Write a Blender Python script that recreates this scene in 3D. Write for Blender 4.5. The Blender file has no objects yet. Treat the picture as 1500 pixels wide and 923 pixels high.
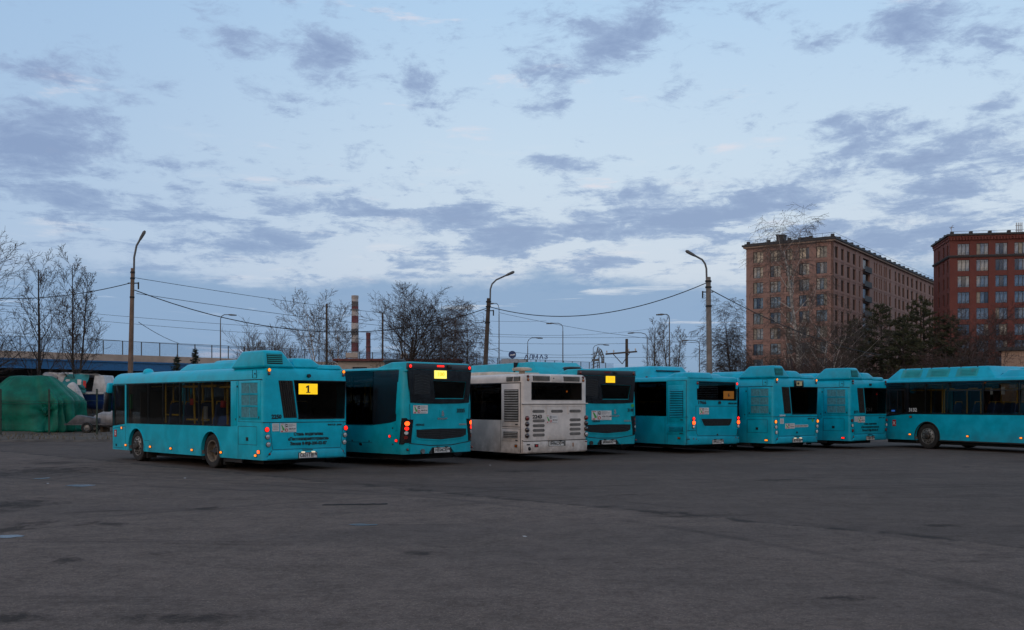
import bpy, bmesh, math, random
from math import sin, cos, pi, radians, sqrt, atan2, hypot, exp
from mathutils import Vector, Matrix, noise
SC = bpy.context.scene
COL = SC.collection

# ------------------------------------------------------------------ camera
F_PX, HOR, EYE = 1458.0, 590.27, 1.69          # focal length in photo pixels, horizon row, eye height
cam_d = bpy.data.cameras.new('camera')
cam_d.sensor_width = 36.0
cam_d.lens = 36.0 * F_PX / 1500.0
cam_d.shift_y = (HOR - 461.5) / 1500.0
cam_d.clip_end = 6000.0
cam = bpy.data.objects.new('camera', cam_d)
cam.location = (0, 0, EYE)
cam.rotation_euler = (radians(90), 0, 0)
COL.objects.link(cam)
SC.camera = cam

# ------------------------------------------------------------------ sky, sun, exposure
SUN_EL, SUN_AZ = radians(2.0), radians(205.0)     # low behind the camera, a little to the left
world = bpy.data.worlds.new('World')
SC.world = world
world.use_nodes = True
WT = world.node_tree
WT.nodes.clear()

class NG:
    """tiny node-tree helper"""
    def __init__(s, t): s.t = t
    def new(s, typ, **kw):
        n = s.t.nodes.new(typ)
        for k, v in kw.items(): setattr(n, k, v)
        return n
    def put(s, sock, v):
        if isinstance(v, bpy.types.NodeSocket): s.t.links.new(v, sock)
        else: sock.default_value = v
    def math(s, op, a, b=0.0, c=None, clamp=False):
        n = s.new('ShaderNodeMath', operation=op, use_clamp=clamp)
        s.put(n.inputs[0], a)
        if op not in ('SQRT', 'ABSOLUTE', 'ARCSINE', 'EXPONENT'): s.put(n.inputs[1], b)
        if c is not None: s.put(n.inputs[2], c)
        return n.outputs[0]
    def vmath(s, op, a, b=None, c=None):
        n = s.new('ShaderNodeVectorMath', operation=op)
        s.put(n.inputs[0], a)
        if b is not None: s.put(n.inputs[1], b)
        if c is not None: s.put(n.inputs[2], c)
        return n.outputs['Value'] if op in ('LENGTH', 'DOT_PRODUCT', 'DISTANCE') else n.outputs['Vector']
    def noise(s, vec, scale, detail=4, rough=.55, dist=0.0, dim='3D', lac=2.0):
        n = s.new('ShaderNodeTexNoise', noise_dimensions=dim)
        if vec is not None: s.t.links.new(vec, n.inputs['Vector'])
        n.inputs['Scale'].default_value = scale
        n.inputs['Detail'].default_value = detail
        n.inputs['Roughness'].default_value = rough
        n.inputs['Distortion'].default_value = dist
        n.inputs['Lacunarity'].default_value = lac
        return n.outputs['Fac']
    def smooth(s, v, a, b, lo=0.0, hi=1.0):
        n = s.new('ShaderNodeMapRange', interpolation_type='SMOOTHSTEP')
        s.put(n.inputs[0], v); n.inputs[1].default_value = a; n.inputs[2].default_value = b
        n.inputs[3].default_value = lo; n.inputs[4].default_value = hi
        return n.outputs[0]
    def mixc(s, f, a, b, mode='MIX'):
        n = s.new('ShaderNodeMix', data_type='RGBA', blend_type=mode)
        s.put(n.inputs[0], f)
        for i, v in ((6, a), (7, b)):
            if isinstance(v, tuple) and len(v) == 3: v = (*v, 1)
            s.put(n.inputs[i], v)
        return n.outputs[2]
    def ramp(s, f, stops):
        n = s.new('ShaderNodeValToRGB')
        e = n.color_ramp.elements
        while len(e) < len(stops): e.new(.5)
        for i, (p, c) in enumerate(stops):
            e[i].position = p
            e[i].color = (*c, 1) if len(c) == 3 else c
        s.put(n.inputs[0], f)
        return n.outputs[0]
    def mapping(s, vec, scale=(1, 1, 1), rot=(0, 0, 0), loc=(0, 0, 0)):
        n = s.new('ShaderNodeMapping')
        s.t.links.new(vec, n.inputs[0])
        n.inputs[1].default_value = loc; n.inputs[2].default_value = rot; n.inputs[3].default_value = scale
        return n.outputs[0]

def srgb(r, g, b):
    f = lambda v: (v / 255 / 12.92) if v <= 10 else ((v / 255 + .055) / 1.055) ** 2.4
    return (f(r), f(g), f(b))

def build_sky():
    g = NG(WT)
    tc = g.new('ShaderNodeTexCoord')
    D = tc.outputs['Generated']
    sep = g.new('ShaderNodeSeparateXYZ'); g.put(sep.inputs[0], D)
    X, Y, Z = sep.outputs
    el = g.math('ARCSINE', Z)                                   # elevation, radians
    az = g.math('ARCTAN2', X, Y)                                # azimuth from +Y, to the right
    ae = g.new('ShaderNodeCombineXYZ'); g.put(ae.inputs[0], az); g.put(ae.inputs[1], el)
    AE = ae.outputs[0]
    # the air: physical sky with the sun at the horizon behind the camera, over a twilight gradient
    sky = g.new('ShaderNodeTexSky', sky_type='NISHITA', sun_disc=False)
    sky.sun_elevation = SUN_EL; sky.sun_rotation = SUN_AZ
    sky.air_density = 1.0; sky.dust_density = .6; sky.ozone_density = 2.2
    nish = g.vmath('MULTIPLY', sky.outputs[0], (.115, .115, .115))
    grad = g.ramp(g.math('MULTIPLY', el, 1 / 1.5708, clamp=True), [
        (0.0, srgb(180, 190, 208)), (.035, srgb(196, 210, 230)), (.085, srgb(216, 228, 242)), (.15, srgb(210, 230, 248)),
        (.25, srgb(186, 219, 250)), (.5, srgb(176, 200, 228)), (1.0, srgb(156, 182, 214))])
    grad = g.mixc(g.smooth(az, .05, -.55, 0, .55), grad, srgb(150, 186, 228))
    # the glow the set sun leaves low behind the camera
    sd = g.vmath('DOT_PRODUCT', D, (sin(SUN_AZ), cos(SUN_AZ), 0.0))
    glow = g.math('MULTIPLY', g.smooth(sd, -.15, .9), g.smooth(el, 1.1, 0.05))
    air = g.mixc(g.math('MULTIPLY', glow, .9), grad, (1.55, 1.12, .80))
    air = g.mixc(.13, air, nish)
    # cloud layer in plan coordinates (a flat layer far above)
    den = g.math('ADD', g.math('MAXIMUM', Z, 0.0), .11)
    pl = g.new('ShaderNodeCombineXYZ')
    g.put(pl.inputs[0], g.math('DIVIDE', X, den)); g.put(pl.inputs[1], g.math('DIVIDE', Y, den))
    P = pl.outputs[0]
    warp = g.new('ShaderNodeTexNoise'); g.put(warp.inputs['Vector'], P); warp.inputs['Scale'].default_value = 2.2
    Pw = g.vmath('MULTIPLY_ADD', warp.outputs['Color'], (.22, .22, .22), P)
    n1 = g.noise(g.mapping(Pw, scale=(1.0, .9, 1), rot=(0, 0, .25)), 3.4, 8, .66)
    n2 = g.noise(g.mapping(AE, scale=(1.0, 2.3, 1), rot=(0, 0, -.12)), 17.0, 8, .68, .5)
    n3 = g.noise(g.mapping(AE, scale=(1.0, 2.4, 1), rot=(0, 0, .30)), 40.0, 7, .68, .6)
    base = g.math('ADD', g.math('ADD', g.math('MULTIPLY', n1, .70), g.math('MULTIPLY', n2, .78)), g.math('MULTIPLY', n3, .42))
    base = g.math('SUBTRACT', base, .45)
    # where the clouds of this evening stand: azimuth and elevation of each, in the frame and round the rest of the sky
    turned = {}
    tot = 0.0
    for (px, py, rx, ry, w, rot) in CLOUDS:
        a = atan2((px - 750) / F_PX, 1.0); e = atan2((HOR - py) / F_PX, hypot(1, (px - 750) / F_PX))
        rot = min((-.1, 0, .12, .3, .55), key=lambda q: abs(q - rot))
        if rot not in turned:
            turned[rot] = AE if rot == 0 else g.mapping(AE, rot=(0, 0, -rot))
        ca, ce = a * cos(rot) + e * sin(rot), -a * sin(rot) + e * cos(rot)
        sx, sy = F_PX / rx / 1.55, F_PX / ry / 1.55
        ln = g.vmath('LENGTH', g.vmath('MULTIPLY_ADD', turned[rot], (sx, sy, 0), (-ca * sx, -ce * sy, 0)))
        tot = g.math('MULTIPLY_ADD', g.smooth(ln, 1.0, 0.0), w, tot)
    # beyond the frame the same broken cover goes on
    out = g.math('ADD', g.math('ADD', g.smooth(az, .50, .62), g.smooth(az, -.50, -.62)), g.smooth(el, .40, .55), clamp=True)
    cover = g.math('MULTIPLY', g.smooth(g.noise(P, .9, 3), .47, .62), .16)
    tot = g.math('ADD', tot, g.math('MULTIPLY', out, cover))
    # thin layered streaks towards the horizon
    n4 = g.noise(g.mapping(AE, scale=(1.0, 5.5, 1), rot=(0, 0, -.05)), 9.0, 8, .66, .5)
    lay = g.math('MULTIPLY', g.math('MULTIPLY', g.smooth(el, .075, .12), g.smooth(el, .27, .17)), g.smooth(n4, .41, .64, -.02, .22))
    tot = g.math('ADD', tot, lay)
    dens = g.math('ADD', base, tot)
    alpha = g.smooth(dens, .550, .785)
    thick = g.smooth(dens, .68, .95)
    # clouds: grey-blue bodies, greyer lilac where thick, pale edges low down
    c_body = g.mixc(g.smooth(el, .04, .30), srgb(150, 174, 205), srgb(150, 172, 206))
    c_thick = g.mixc(g.smooth(el, .05, .30), srgb(134, 160, 196), srgb(132, 153, 191))
    c_cloud = g.mixc(thick, c_body, c_thick)
    # pale wisps lit from below the horizon
    w1 = g.noise(g.mapping(AE, scale=(1.0, 6.0, 1), rot=(0, 0, .06)), 9.0, 6, .6, .3)
    wisp = g.math('MULTIPLY', g.math('MULTIPLY', g.smooth(w1, .55, .75), g.smooth(el, .30, .10)), .5)
    air = g.mixc(wisp, air, srgb(232, 230, 234))
    w3 = g.noise(g.mapping(AE, scale=(1.0, 4.5, 1), rot=(0, 0, .16)), 7.0, 6, .6, .3)
    air = g.mixc(g.math('MULTIPLY', g.smooth(w3, .60, .74), .55), air, srgb(236, 224, 228))
    col = g.mixc(g.math('MULTIPLY', alpha, .86), air, c_cloud)
    # the long bank over the horizon, broken by pale streaks
    w2 = g.noise(g.mapping(AE, scale=(1.0, 13.0, 1), rot=(0, 0, .035)), 5.5, 7, .55, .5)
    edge = g.math('ADD', g.math('MULTIPLY', g.noise(g.mapping(AE, scale=(1, 2.2, 1)), 5.0, 7, .62), .10), .074)
    inbank = g.math('SUBTRACT', edge, el)
    bank = g.math('MULTIPLY', g.smooth(inbank, -.008, .012), g.smooth(w2, .68, .60))
    bank = g.math('MULTIPLY', bank, g.smooth(el, -.03, .02, .8, 1))
    lowc = g.mixc(g.smooth(el, .02, .07), srgb(134, 162, 191), srgb(139, 168, 201))
    col = g.mixc(g.math('MULTIPLY', bank, .93), col, lowc)
    pink = g.math('MULTIPLY', g.smooth(w2, .60, .72), g.smooth(el, .1, .03))
    col = g.mixc(g.math('MULTIPLY', pink, .5), col, srgb(206, 196, 212))
    bg = g.new('ShaderNodeBackground')
    g.put(bg.inputs[0], col); bg.inputs[1].default_value = 1.0
    o = g.new('ShaderNodeOutputWorld')
    WT.links.new(bg.outputs[0], o.inputs[0])

# photo column, row, half width, half height, weight, tilt
CLOUDS = [
 (45,105,45,20,.20,0),(130,112,70,24,.15,0),(95,190,110,40,.26,.1),(25,225,70,36,.24,.1),(320,25,65,24,.17,.1),(355,66,46,22,.22,0),
 (470,75,56,36,.27,-.1),(360,118,55,16,.13,0),(410,140,40,9,.12,0),(255,160,50,18,.12,0),(300,184,40,7,.12,0),(630,140,58,38,.18,-.1),(600,105,34,26,.10,0),
 (120,255,60,13,.15,0),(240,240,28,10,.22,0),(318,246,28,12,.22,0),(450,210,36,12,.12,0),(580,265,66,20,.15,.15),(330,275,90,14,.09,0),
 (180,305,220,20,.20,-.05),(620,322,190,26,.25,.05),(400,362,80,24,.22,.1),(290,358,70,8,.15,0),(60,290,90,18,.14,0),(700,365,120,12,.10,0),
 (920,50,105,42,.26,.12),(790,102,56,22,.17,0),(1000,118,48,28,.20,.3),(812,156,62,20,.18,.1),(1060,62,44,16,.10,0),(1200,60,40,9,.10,0),
 (1335,45,62,56,.28,.5),(1445,62,62,52,.25,.6),(1472,140,40,16,.18,.3),(1252,195,80,28,.26,.1),(1420,206,110,22,.24,.3),
 (820,236,66,18,.18,.05),(1025,250,44,12,.12,.3),(930,292,60,20,.20,.1),(1160,275,220,30,.22,.22),(1420,275,120,48,.26,.1),
 (960,328,220,20,.24,.12),(780,335,90,22,.18,0),(1310,350,150,30,.20,0),(880,385,90,14,.17,0),(1120,20,70,18,.10,.2),(1160,330,60,10,.08,0)]
build_sky()

sun_d = bpy.data.lights.new('sun', 'SUN')
sun_d.energy = .25
sun_d.angle = radians(25)
sun_d.color = (1.0, .80, .62)
sun = bpy.data.objects.new('sun', sun_d)
sun.rotation_euler = Vector((sin(SUN_AZ) * cos(radians(5)), cos(SUN_AZ) * cos(radians(5)), sin(radians(5)))).to_track_quat('Z', 'Y').to_euler()
sun.location = (-40, -80, 30)
COL.objects.link(sun)

SC.render.engine = 'CYCLES'
SC.view_settings.view_transform = 'Standard'
SC.view_settings.look = 'None'
SC.view_settings.exposure = 0.0
SC.view_settings.gamma = 1.0
SC.view_settings.use_curve_mapping = False
world.cycles.sampling_method = 'MANUAL'
world.cycles.sample_map_resolution = 256
SC.cycles.use_adaptive_sampling = True
SC.cycles.adaptive_threshold = .015
SC.cycles.adaptive_min_samples = 12
SC.cycles.use_denoising = True
SC.cycles.max_bounces = 6
SC.cycles.diffuse_bounces = 3
SC.cycles.glossy_bounces = 3
SC.cycles.transmission_bounces = 4
SC.cycles.transparent_max_bounces = 12

# ------------------------------------------------------------------ materials
M = {}
def mat(name, col, rough=.5, metal=0.0, var=.0, vscale=3.0, spec=.5, coat=0.0, bump=0.0, bscale=40.0, emit=None, estr=0.0, rvar=0.0):
    m = bpy.data.materials.new(name); m.use_nodes = True
    t = m.node_tree; g = NG(t); b = t.nodes['Principled BSDF']
    b.inputs['Base Color'].default_value = (*col, 1)
    b.inputs['Roughness'].default_value = rough
    b.inputs['Metallic'].default_value = metal
    b.inputs['Specular IOR Level'].default_value = spec
    b.inputs['Coat Weight'].default_value = coat
    if var or bump or rvar:
        tc = g.new('ShaderNodeTexCoord').outputs['Object']
        if var:
            f = g.noise(tc, vscale, 6, .6)
            t.links.new(g.mixc(g.smooth(f, .3, .7), tuple(c * (1 - var) for c in col), tuple(min(1, c * (1 + var)) for c in col)), b.inputs['Base Color'])
        if rvar:
            t.links.new(g.smooth(g.noise(tc, vscale * 1.7, 5, .6), .3, .7, rough - rvar, rough + rvar), b.inputs['Roughness'])
        if bump:
            bn = g.new('ShaderNodeBump'); bn.inputs['Strength'].default_value = bump; bn.inputs['Distance'].default_value = .02
            t.links.new(g.noise(tc, bscale, 5, .6), bn.inputs['Height']); t.links.new(bn.outputs[0], b.inputs['Normal'])
    if emit:
        b.inputs['Emission Color'].default_value = (*emit, 1); b.inputs['Emission Strength'].default_value = estr
    M[name] = m
    return m

def paint(name, col, dirt=(.055, .045, .038), low=.36, amount=.30, rough=.34):
    """bus paint: faint mottling, rain streaks and road grime over the skirt"""
    m = mat(name, col, rough, coat=.0, spec=.28)
    t = m.node_tree; g = NG(t); b = t.nodes['Principled BSDF']
    tc = g.new('ShaderNodeTexCoord').outputs['Object']
    sep = g.new('ShaderNodeSeparateXYZ'); g.put(sep.inputs[0], tc)
    mott = g.smooth(g.noise(tc, 2.3, 5, .6), .3, .75)
    c = g.mixc(mott, tuple(v * .80 for v in col), tuple(min(1, v * 1.07) for v in col))
    film = g.math('MULTIPLY', g.smooth(sep.outputs[2], 1.25, .3), g.smooth(g.noise(tc, 1.1, 5, .6), .35, .7, 0, .16))
    c = g.mixc(film, c, (.10, .10, .095))
    streak = g.noise(g.mapping(tc, scale=(9, 9, .55)), 1.6, 5, .6)
    c = g.mixc(g.smooth(streak, .60, .85, 0, .22 * amount), c, dirt)
    lowm = g.math('MULTIPLY', g.smooth(sep.outputs[2], low + .42, .22), g.smooth(g.noise(tc, 3.1, 6, .65), .28, .72))
    spl = g.math('MULTIPLY', lowm, amount)
    c = g.mixc(spl, c, dirt)
    # greasy dust lying on top of the roof housings
    nrm = g.new('ShaderNodeSeparateXYZ'); g.put(nrm.inputs[0], g.new('ShaderNodeTexCoord').outputs['Normal'])
    blot = g.math('MULTIPLY', g.smooth(sep.outputs[2], 2.6, 2.75), g.smooth(g.noise(tc, 1.9, 6, .7), .50, .72))
    c = g.mixc(g.math('MULTIPLY', blot, .45 * amount), c, (.16, .17, .15))
    t.links.new(c, b.inputs['Base Color'])
    t.links.new(g.math('ADD', g.smooth(mott, 0, 1, rough - .05, rough + .08), g.math('MULTIPLY', spl, .35)), b.inputs['Roughness'])
    bn = g.new('ShaderNodeBump'); bn.inputs['Strength'].default_value = .12; bn.inputs['Distance'].default_value = .02
    t.links.new(g.noise(tc, 1.3, 3, .5), bn.inputs['Height']); t.links.new(bn.outputs[0], b.inputs['Normal'])
    return m

def glass(name, tint, ior=1.5, extra=.0, rough=.02, refl=(1, 1, 1)):
    m = bpy.data.materials.new(name); m.use_nodes = True
    t = m.node_tree; t.nodes.clear(); g = NG(t)
    tr = g.new('ShaderNodeBsdfTransparent'); tr.inputs[0].default_value = (*tint, 1)
    gl = g.new('ShaderNodeBsdfGlossy'); gl.inputs[0].default_value = (*refl, 1); gl.inputs['Roughness'].default_value = rough
    fr = g.new('ShaderNodeFresnel'); fr.inputs[0].default_value = ior
    tc = g.new('ShaderNodeTexCoord').outputs['Object']
    bn = g.new('ShaderNodeBump'); bn.inputs['Strength'].default_value = .04; bn.inputs['Distance'].default_value = .05
    t.links.new(g.noise(tc, 1.1, 2, .5), bn.inputs['Height']); t.links.new(bn.outputs[0], gl.inputs['Normal'])
    mx = g.new('ShaderNodeMixShader')
    geo = g.new('ShaderNodeNewGeometry')      # only the outer face mirrors; the inner one lets the ray out
    t.links.new(g.math('MULTIPLY', g.math('ADD', fr.outputs[0], extra, clamp=True), g.math('SUBTRACT', 1.0, geo.outputs['Backfacing'])), mx.inputs[0])
    t.links.new(tr.outputs[0], mx.inputs[1]); t.links.new(gl.outputs[0], mx.inputs[2])
    o = g.new('ShaderNodeOutputMaterial'); t.links.new(mx.outputs[0], o.inputs[0])
    M[name] = m
    return m

TEAL = (.0, .50, .66)
paint('teal_paint', TEAL)
paint('teal_paint_deep', (.0, .41, .51))
paint('teal_paint_blue', (.0, .42, .58))
paint('white_paint', (.72, .66, .61), dirt=(.15, .115, .09), low=.6, amount=.7, rough=.42)
paint('roof_box_dirty', (.02, .33, .35), dirt=(.15, .19, .15), amount=1.3, rough=.5)
mat('seam_black', (.006, .007, .008), .6)
mat('black_plastic', (.012, .012, .013), .42, rvar=.1)
mat('gloss_black', (.010, .011, .013), .16, rvar=.05)
mat('grille_black', (.007, .007, .008), .7)
mat('rubber', (.018, .017, .016), .85, var=.35, vscale=9, bump=.3, bscale=30)
mat('rim_dusty', (.20, .165, .125), .6, .4, var=.4, vscale=7)
mat('rim_steel', (.24, .235, .22), .5, .6, var=.4, vscale=9)
mat('hub_dark', (.05, .045, .04), .55, .5, var=.4, vscale=9)
mat('chassis', (.014, .013, .012), .8, var=.4)
mat('interior_grey', (.15, .15, .15), .7)
mat('ceiling_grey', (.38, .38, .37), .7)
mat('floor_grey', (.035, .036, .04), .8)
mat('mesh_pane', (.06, .24, .28), .6, var=.25, vscale=14)
mat('slat_dirty', (.25, .235, .21), .7, var=.3)
mat('seat_cloth', (.05, .09, .22), .8)
mat('partition', (.09, .075, .06), .7)
mat('rail_yellow', (.88, .52, .02), .4)
mat('cab_blue', (.03, .12, .42), .6)
mat('red_item', (.65, .03, .02), .5)
mat('green_item', (.02, .30, .08), .5)
mat('plate_white', (.62, .62, .60), .4)
mat('print_black', (.008, .008, .009), .5)
mat('print_dark_teal', (.003, .06, .075), .5)
mat('print_white', (.72, .73, .72), .5)
mat('print_red', (.55, .02, .02), .5)
mat('print_green', (.05, .36, .06), .5)
mat('print_grey', (.30, .31, .32), .5)
mat('sticker_white', (.66, .64, .62), .45, var=.1)
mat('emblem_red', (.42, .015, .02), .4)
mat('chrome', (.55, .56, .57), .25, 1.0)
mat('steel_grey', (.22, .22, .22), .45, .8, var=.2)
mat('lens_red_off', (.16, .008, .006), .15, coat=1)
mat('lens_amber_off', (.38, .10, .01), .15, coat=1)
mat('lens_clear', (.42, .43, .43), .12, .3, coat=1)
mat('lens_dark', (.03, .012, .012), .15, coat=1)
mat('lens_white_off', (.62, .63, .62), .15, coat=1)
mat('lit_red', (.8, .02, .01), .3, emit=(1, .015, .008), estr=1.6)
mat('lit_red_hot', (.8, .1, .02), .3, emit=(1, .075, .008), estr=3.0)
mat('lit_amber', (.9, .3, .02), .3, emit=(1, .22, .012), estr=1.35)
mat('lit_plate', (.9, .8, .6), .3, emit=(1, .78, .5), estr=.55)
mat('board_yellow', (.6, .4, .0), .5, emit=(1, .60, .01), estr=.92)
mat('board_bright', (.7, .6, .05), .5, emit=(1, .86, .16), estr=1.15)
mat('board_dim', (.35, .13, .0), .5, emit=(1, .30, .01), estr=.05)
mat('board_grey', (.34, .29, .16), .5, emit=(.6, .5, .25), estr=.12)
mat('digit_amber', (.6, .3, .0), .5, emit=(1, .52, .02), estr=.8)
mat('screen_blue', (.05, .1, .3), .4, emit=(.05, .25, 1), estr=.8)
mat('mirror_black', (.008, .008, .009), .25)
glass('bus_glass', (.60, .61, .60), 1.5, .0)
glass('bus_glass_dark', (.36, .365, .37), 1.5, .0)
glass('louver_glass', (.55, .6, .6), 1.45, .10, .18, (.5, .6, .62))

# ------------------------------------------------------------------ mesh helpers
def new_obj(name, me, m=None, parent=None):
    o = bpy.data.objects.new(name, me)
    COL.objects.link(o)
    if m is not None and me is not None and len(me.materials) == 0: me.materials.append(M[m] if isinstance(m, str) else m)
    if parent is not None: o.parent = parent
    return o

def finish(bm, name, m, parent=None, smooth=None):
    me = bpy.data.meshes.new(name)
    bm.normal_update(); bm.to_mesh(me); bm.free()
    if smooth is not None:
        me.polygons.foreach_set('use_smooth', [True] * len(me.polygons))
        me.set_sharp_from_angle(angle=radians(smooth))
    return new_obj(name, me, m, parent)

def raw(name, V, Fc, m, parent=None, smooth=None):
    me = bpy.data.meshes.new(name); me.from_pydata(V, [], Fc); me.update()
    if smooth is not None:
        me.polygons.foreach_set('use_smooth', [True] * len(me.polygons))
        me.set_sharp_from_angle(angle=radians(smooth))
    return new_obj(name, me, m, parent)

def tag(o, label, cat, group=None, kind=None):
    if label: o['label'] = label
    if cat: o['category'] = cat
    if group: o['group'] = group
    if kind: o['kind'] = kind
    return o

def thing(name, label, cat, loc=(0, 0, 0), rz=0.0, group=None):
    o = bpy.data.objects.new(name, None); COL.objects.link(o)
    o.location = loc; o.rotation_euler = (0, 0, rz); o.empty_display_size = .2
    return tag(o, label, cat, group)

class MB:
    """collects simple solids into one mesh"""
    def __init__(s): s.V = []; s.F = []
    def add(s, V, Fc):
        b = len(s.V); s.V += [tuple(v) for v in V]; s.F += [tuple(i + b for i in f) for f in Fc]
        return s
    def box(s, x0, x1, y0, y1, z0, z1):
        V = [(x, y, z) for z in (z0, z1) for y in (y0, y1) for x in (x0, x1)]
        return s.add(V, [(0, 2, 3, 1), (4, 5, 7, 6), (0, 1, 5, 4), (2, 6, 7, 3), (0, 4, 6, 2), (1, 3, 7, 5)])
    def frus(s, b, t, z0, z1):
        """frustum between two rectangles (x0,x1,y0,y1)"""
        V = [(b[0], b[2], z0), (b[1], b[2], z0), (b[1], b[3], z0), (b[0], b[3], z0), (t[0], t[2], z1), (t[1], t[2], z1), (t[1], t[3], z1), (t[0], t[3], z1)]
        return s.add(V, [(3, 2, 1, 0), (4, 5, 6, 7), (0, 1, 5, 4), (1, 2, 6, 5), (2, 3, 7, 6), (3, 0, 4, 7)])
    def prism(s, poly, fn, a, b):
        """extrude a polygon; fn(p, depth) gives the 3-D point"""
        n = len(poly)
        V = [fn(p, a) for p in poly] + [fn(p, b) for p in poly]
        return s.add(V, [tuple(range(n)), tuple(range(2 * n - 1, n - 1, -1))] + [(i + n, (i + 1) % n + n, (i + 1) % n, i) for i in range(n)])
    def tube(s, pts, rad, n=6, cap=True):
        pts = [Vector(p) for p in pts]
        if not isinstance(rad, (list, tuple)): rad = [rad] * len(pts)
        b = len(s.V); up = None
        for i, p in enumerate(pts):
            d = (pts[min(i + 1, len(pts) - 1)] - pts[max(i - 1, 0)])
            d = d.normalized() if d.length > 1e-9 else Vector((0, 0, 1))
            if up is None: up = Vector((0, 0, 1)) if abs(d.z) < .9 else Vector((1, 0, 0))
            sd = d.cross(up)
            if sd.length < 1e-6: sd = d.cross(Vector((.3, 1, .2)))
            sd.normalize(); u2 = sd.cross(d); up = u2
            for k in range(n):
                a = 2 * pi * k / n
                s.V.append(tuple(p + (sd * cos(a) + u2 * sin(a)) * rad[i]))
        for i in range(len(pts) - 1):
            for k in range(n):
                k2 = (k + 1) % n
                s.F.append((b + i * n + k, b + i * n + k2, b + (i + 1) * n + k2, b + (i + 1) * n + k))
        if cap:
            s.F.append(tuple(b + k for k in range(n - 1, -1, -1)))
            e = b + (len(pts) - 1) * n
            s.F.append(tuple(e + k for k in range(n)))
        return s
    def lathe(s, prof, n, fn):
        """prof: (radius, axial) list; fn(r*cos, r*sin, axial) -> point"""
        b = len(s.V)
        for r, ax in prof:
            for k in range(n):
                a = 2 * pi * k / n
                s.V.append(tuple(fn(r * cos(a), r * sin(a), ax)))
        for i in range(len(prof) - 1):
            for k in range(n):
                k2 = (k + 1) % n
                s.F.append((b + i * n + k, b + i * n + k2, b + (i + 1) * n + k2, b + (i + 1) * n + k))
        return s
    def cyl(s, c, axis, r, L, n=12, r2=None):
        c = Vector(c); ax = Vector(axis).normalized()
        return s.tube([c - ax * L / 2, c + ax * L / 2], [r, r if r2 is None else r2], n)
    def bm(s):
        b = bmesh.new()
        vs = [b.verts.new(v) for v in s.V]
        for f in s.F:
            try: b.faces.new([vs[i] for i in f])
            except ValueError: pass
        return b
    def build(s, name, m, parent=None, smooth=None, bevel=0.0, seg=2):
        if bevel:
            b = s.bm()
            bmesh.ops.recalc_face_normals(b, faces=b.faces)
            bmesh.ops.bevel(b, geom=b.edges[:], offset=bevel, segments=seg, profile=.5, affect='EDGES', clamp_overlap=True)
            return finish(b, name, m, parent, smooth if smooth is not None else 40)
        b = s.bm()
        bmesh.ops.recalc_face_normals(b, faces=b.faces)
        return finish(b, name, m, parent, smooth)

_text_cache = {}
def text_mesh(txt, size, depth=.004, bold=0.0, width=None, align='CENTER', spacing=1.0):
    key = (txt, size, depth, bold, width, align, spacing)
    if key in _text_cache: return _text_cache[key]
    c = bpy.data.curves.new('lettering', 'FONT')
    c.body = txt; c.size = size; c.extrude = depth / 2; c.offset = bold; c.space_character = spacing
    c.align_x = align; c.align_y = 'CENTER'; c.resolution_u = 2
    o = bpy.data.objects.new('lettering', c); COL.objects.link(o)
    dg = bpy.context.evaluated_depsgraph_get(); dg.update()
    me = bpy.data.meshes.new_from_object(o.evaluated_get(dg))
    bpy.data.objects.remove(o); bpy.data.curves.remove(c)
    if width and len(me.vertices):
        xs = [v.co.x for v in me.vertices]; w = max(xs) - min(xs)
        if w > 0:
            k = width / w
            for v in me.vertices: v.co.x *= k
    me.name = 'lettering'
    _text_cache[key] = me
    return me

def boolean_cut(o, cutters):
    """subtract closed meshes from o (all in the same space); the cutters are removed again"""
    for c in cutters:
        md = o.modifiers.new('cut', 'BOOLEAN'); md.operation = 'DIFFERENCE'; md.solver = 'EXACT'; md.object = c
    dg = bpy.context.evaluated_depsgraph_get(); dg.update()
    me = bpy.data.meshes.new_from_object(o.evaluated_get(dg))
    o.modifiers.clear()
    old = o.data; o.data = me; bpy.data.meshes.remove(old)
    for c in cutters:
        d = c.data; bpy.data.objects.remove(c); bpy.data.meshes.remove(d)
    return o

def at(px, py, d):
    """a point at depth d that the photograph shows at column px, row py"""
    return Vector(((px - 750) / F_PX * d, d, EYE + (HOR - py) / F_PX * d))

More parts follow.
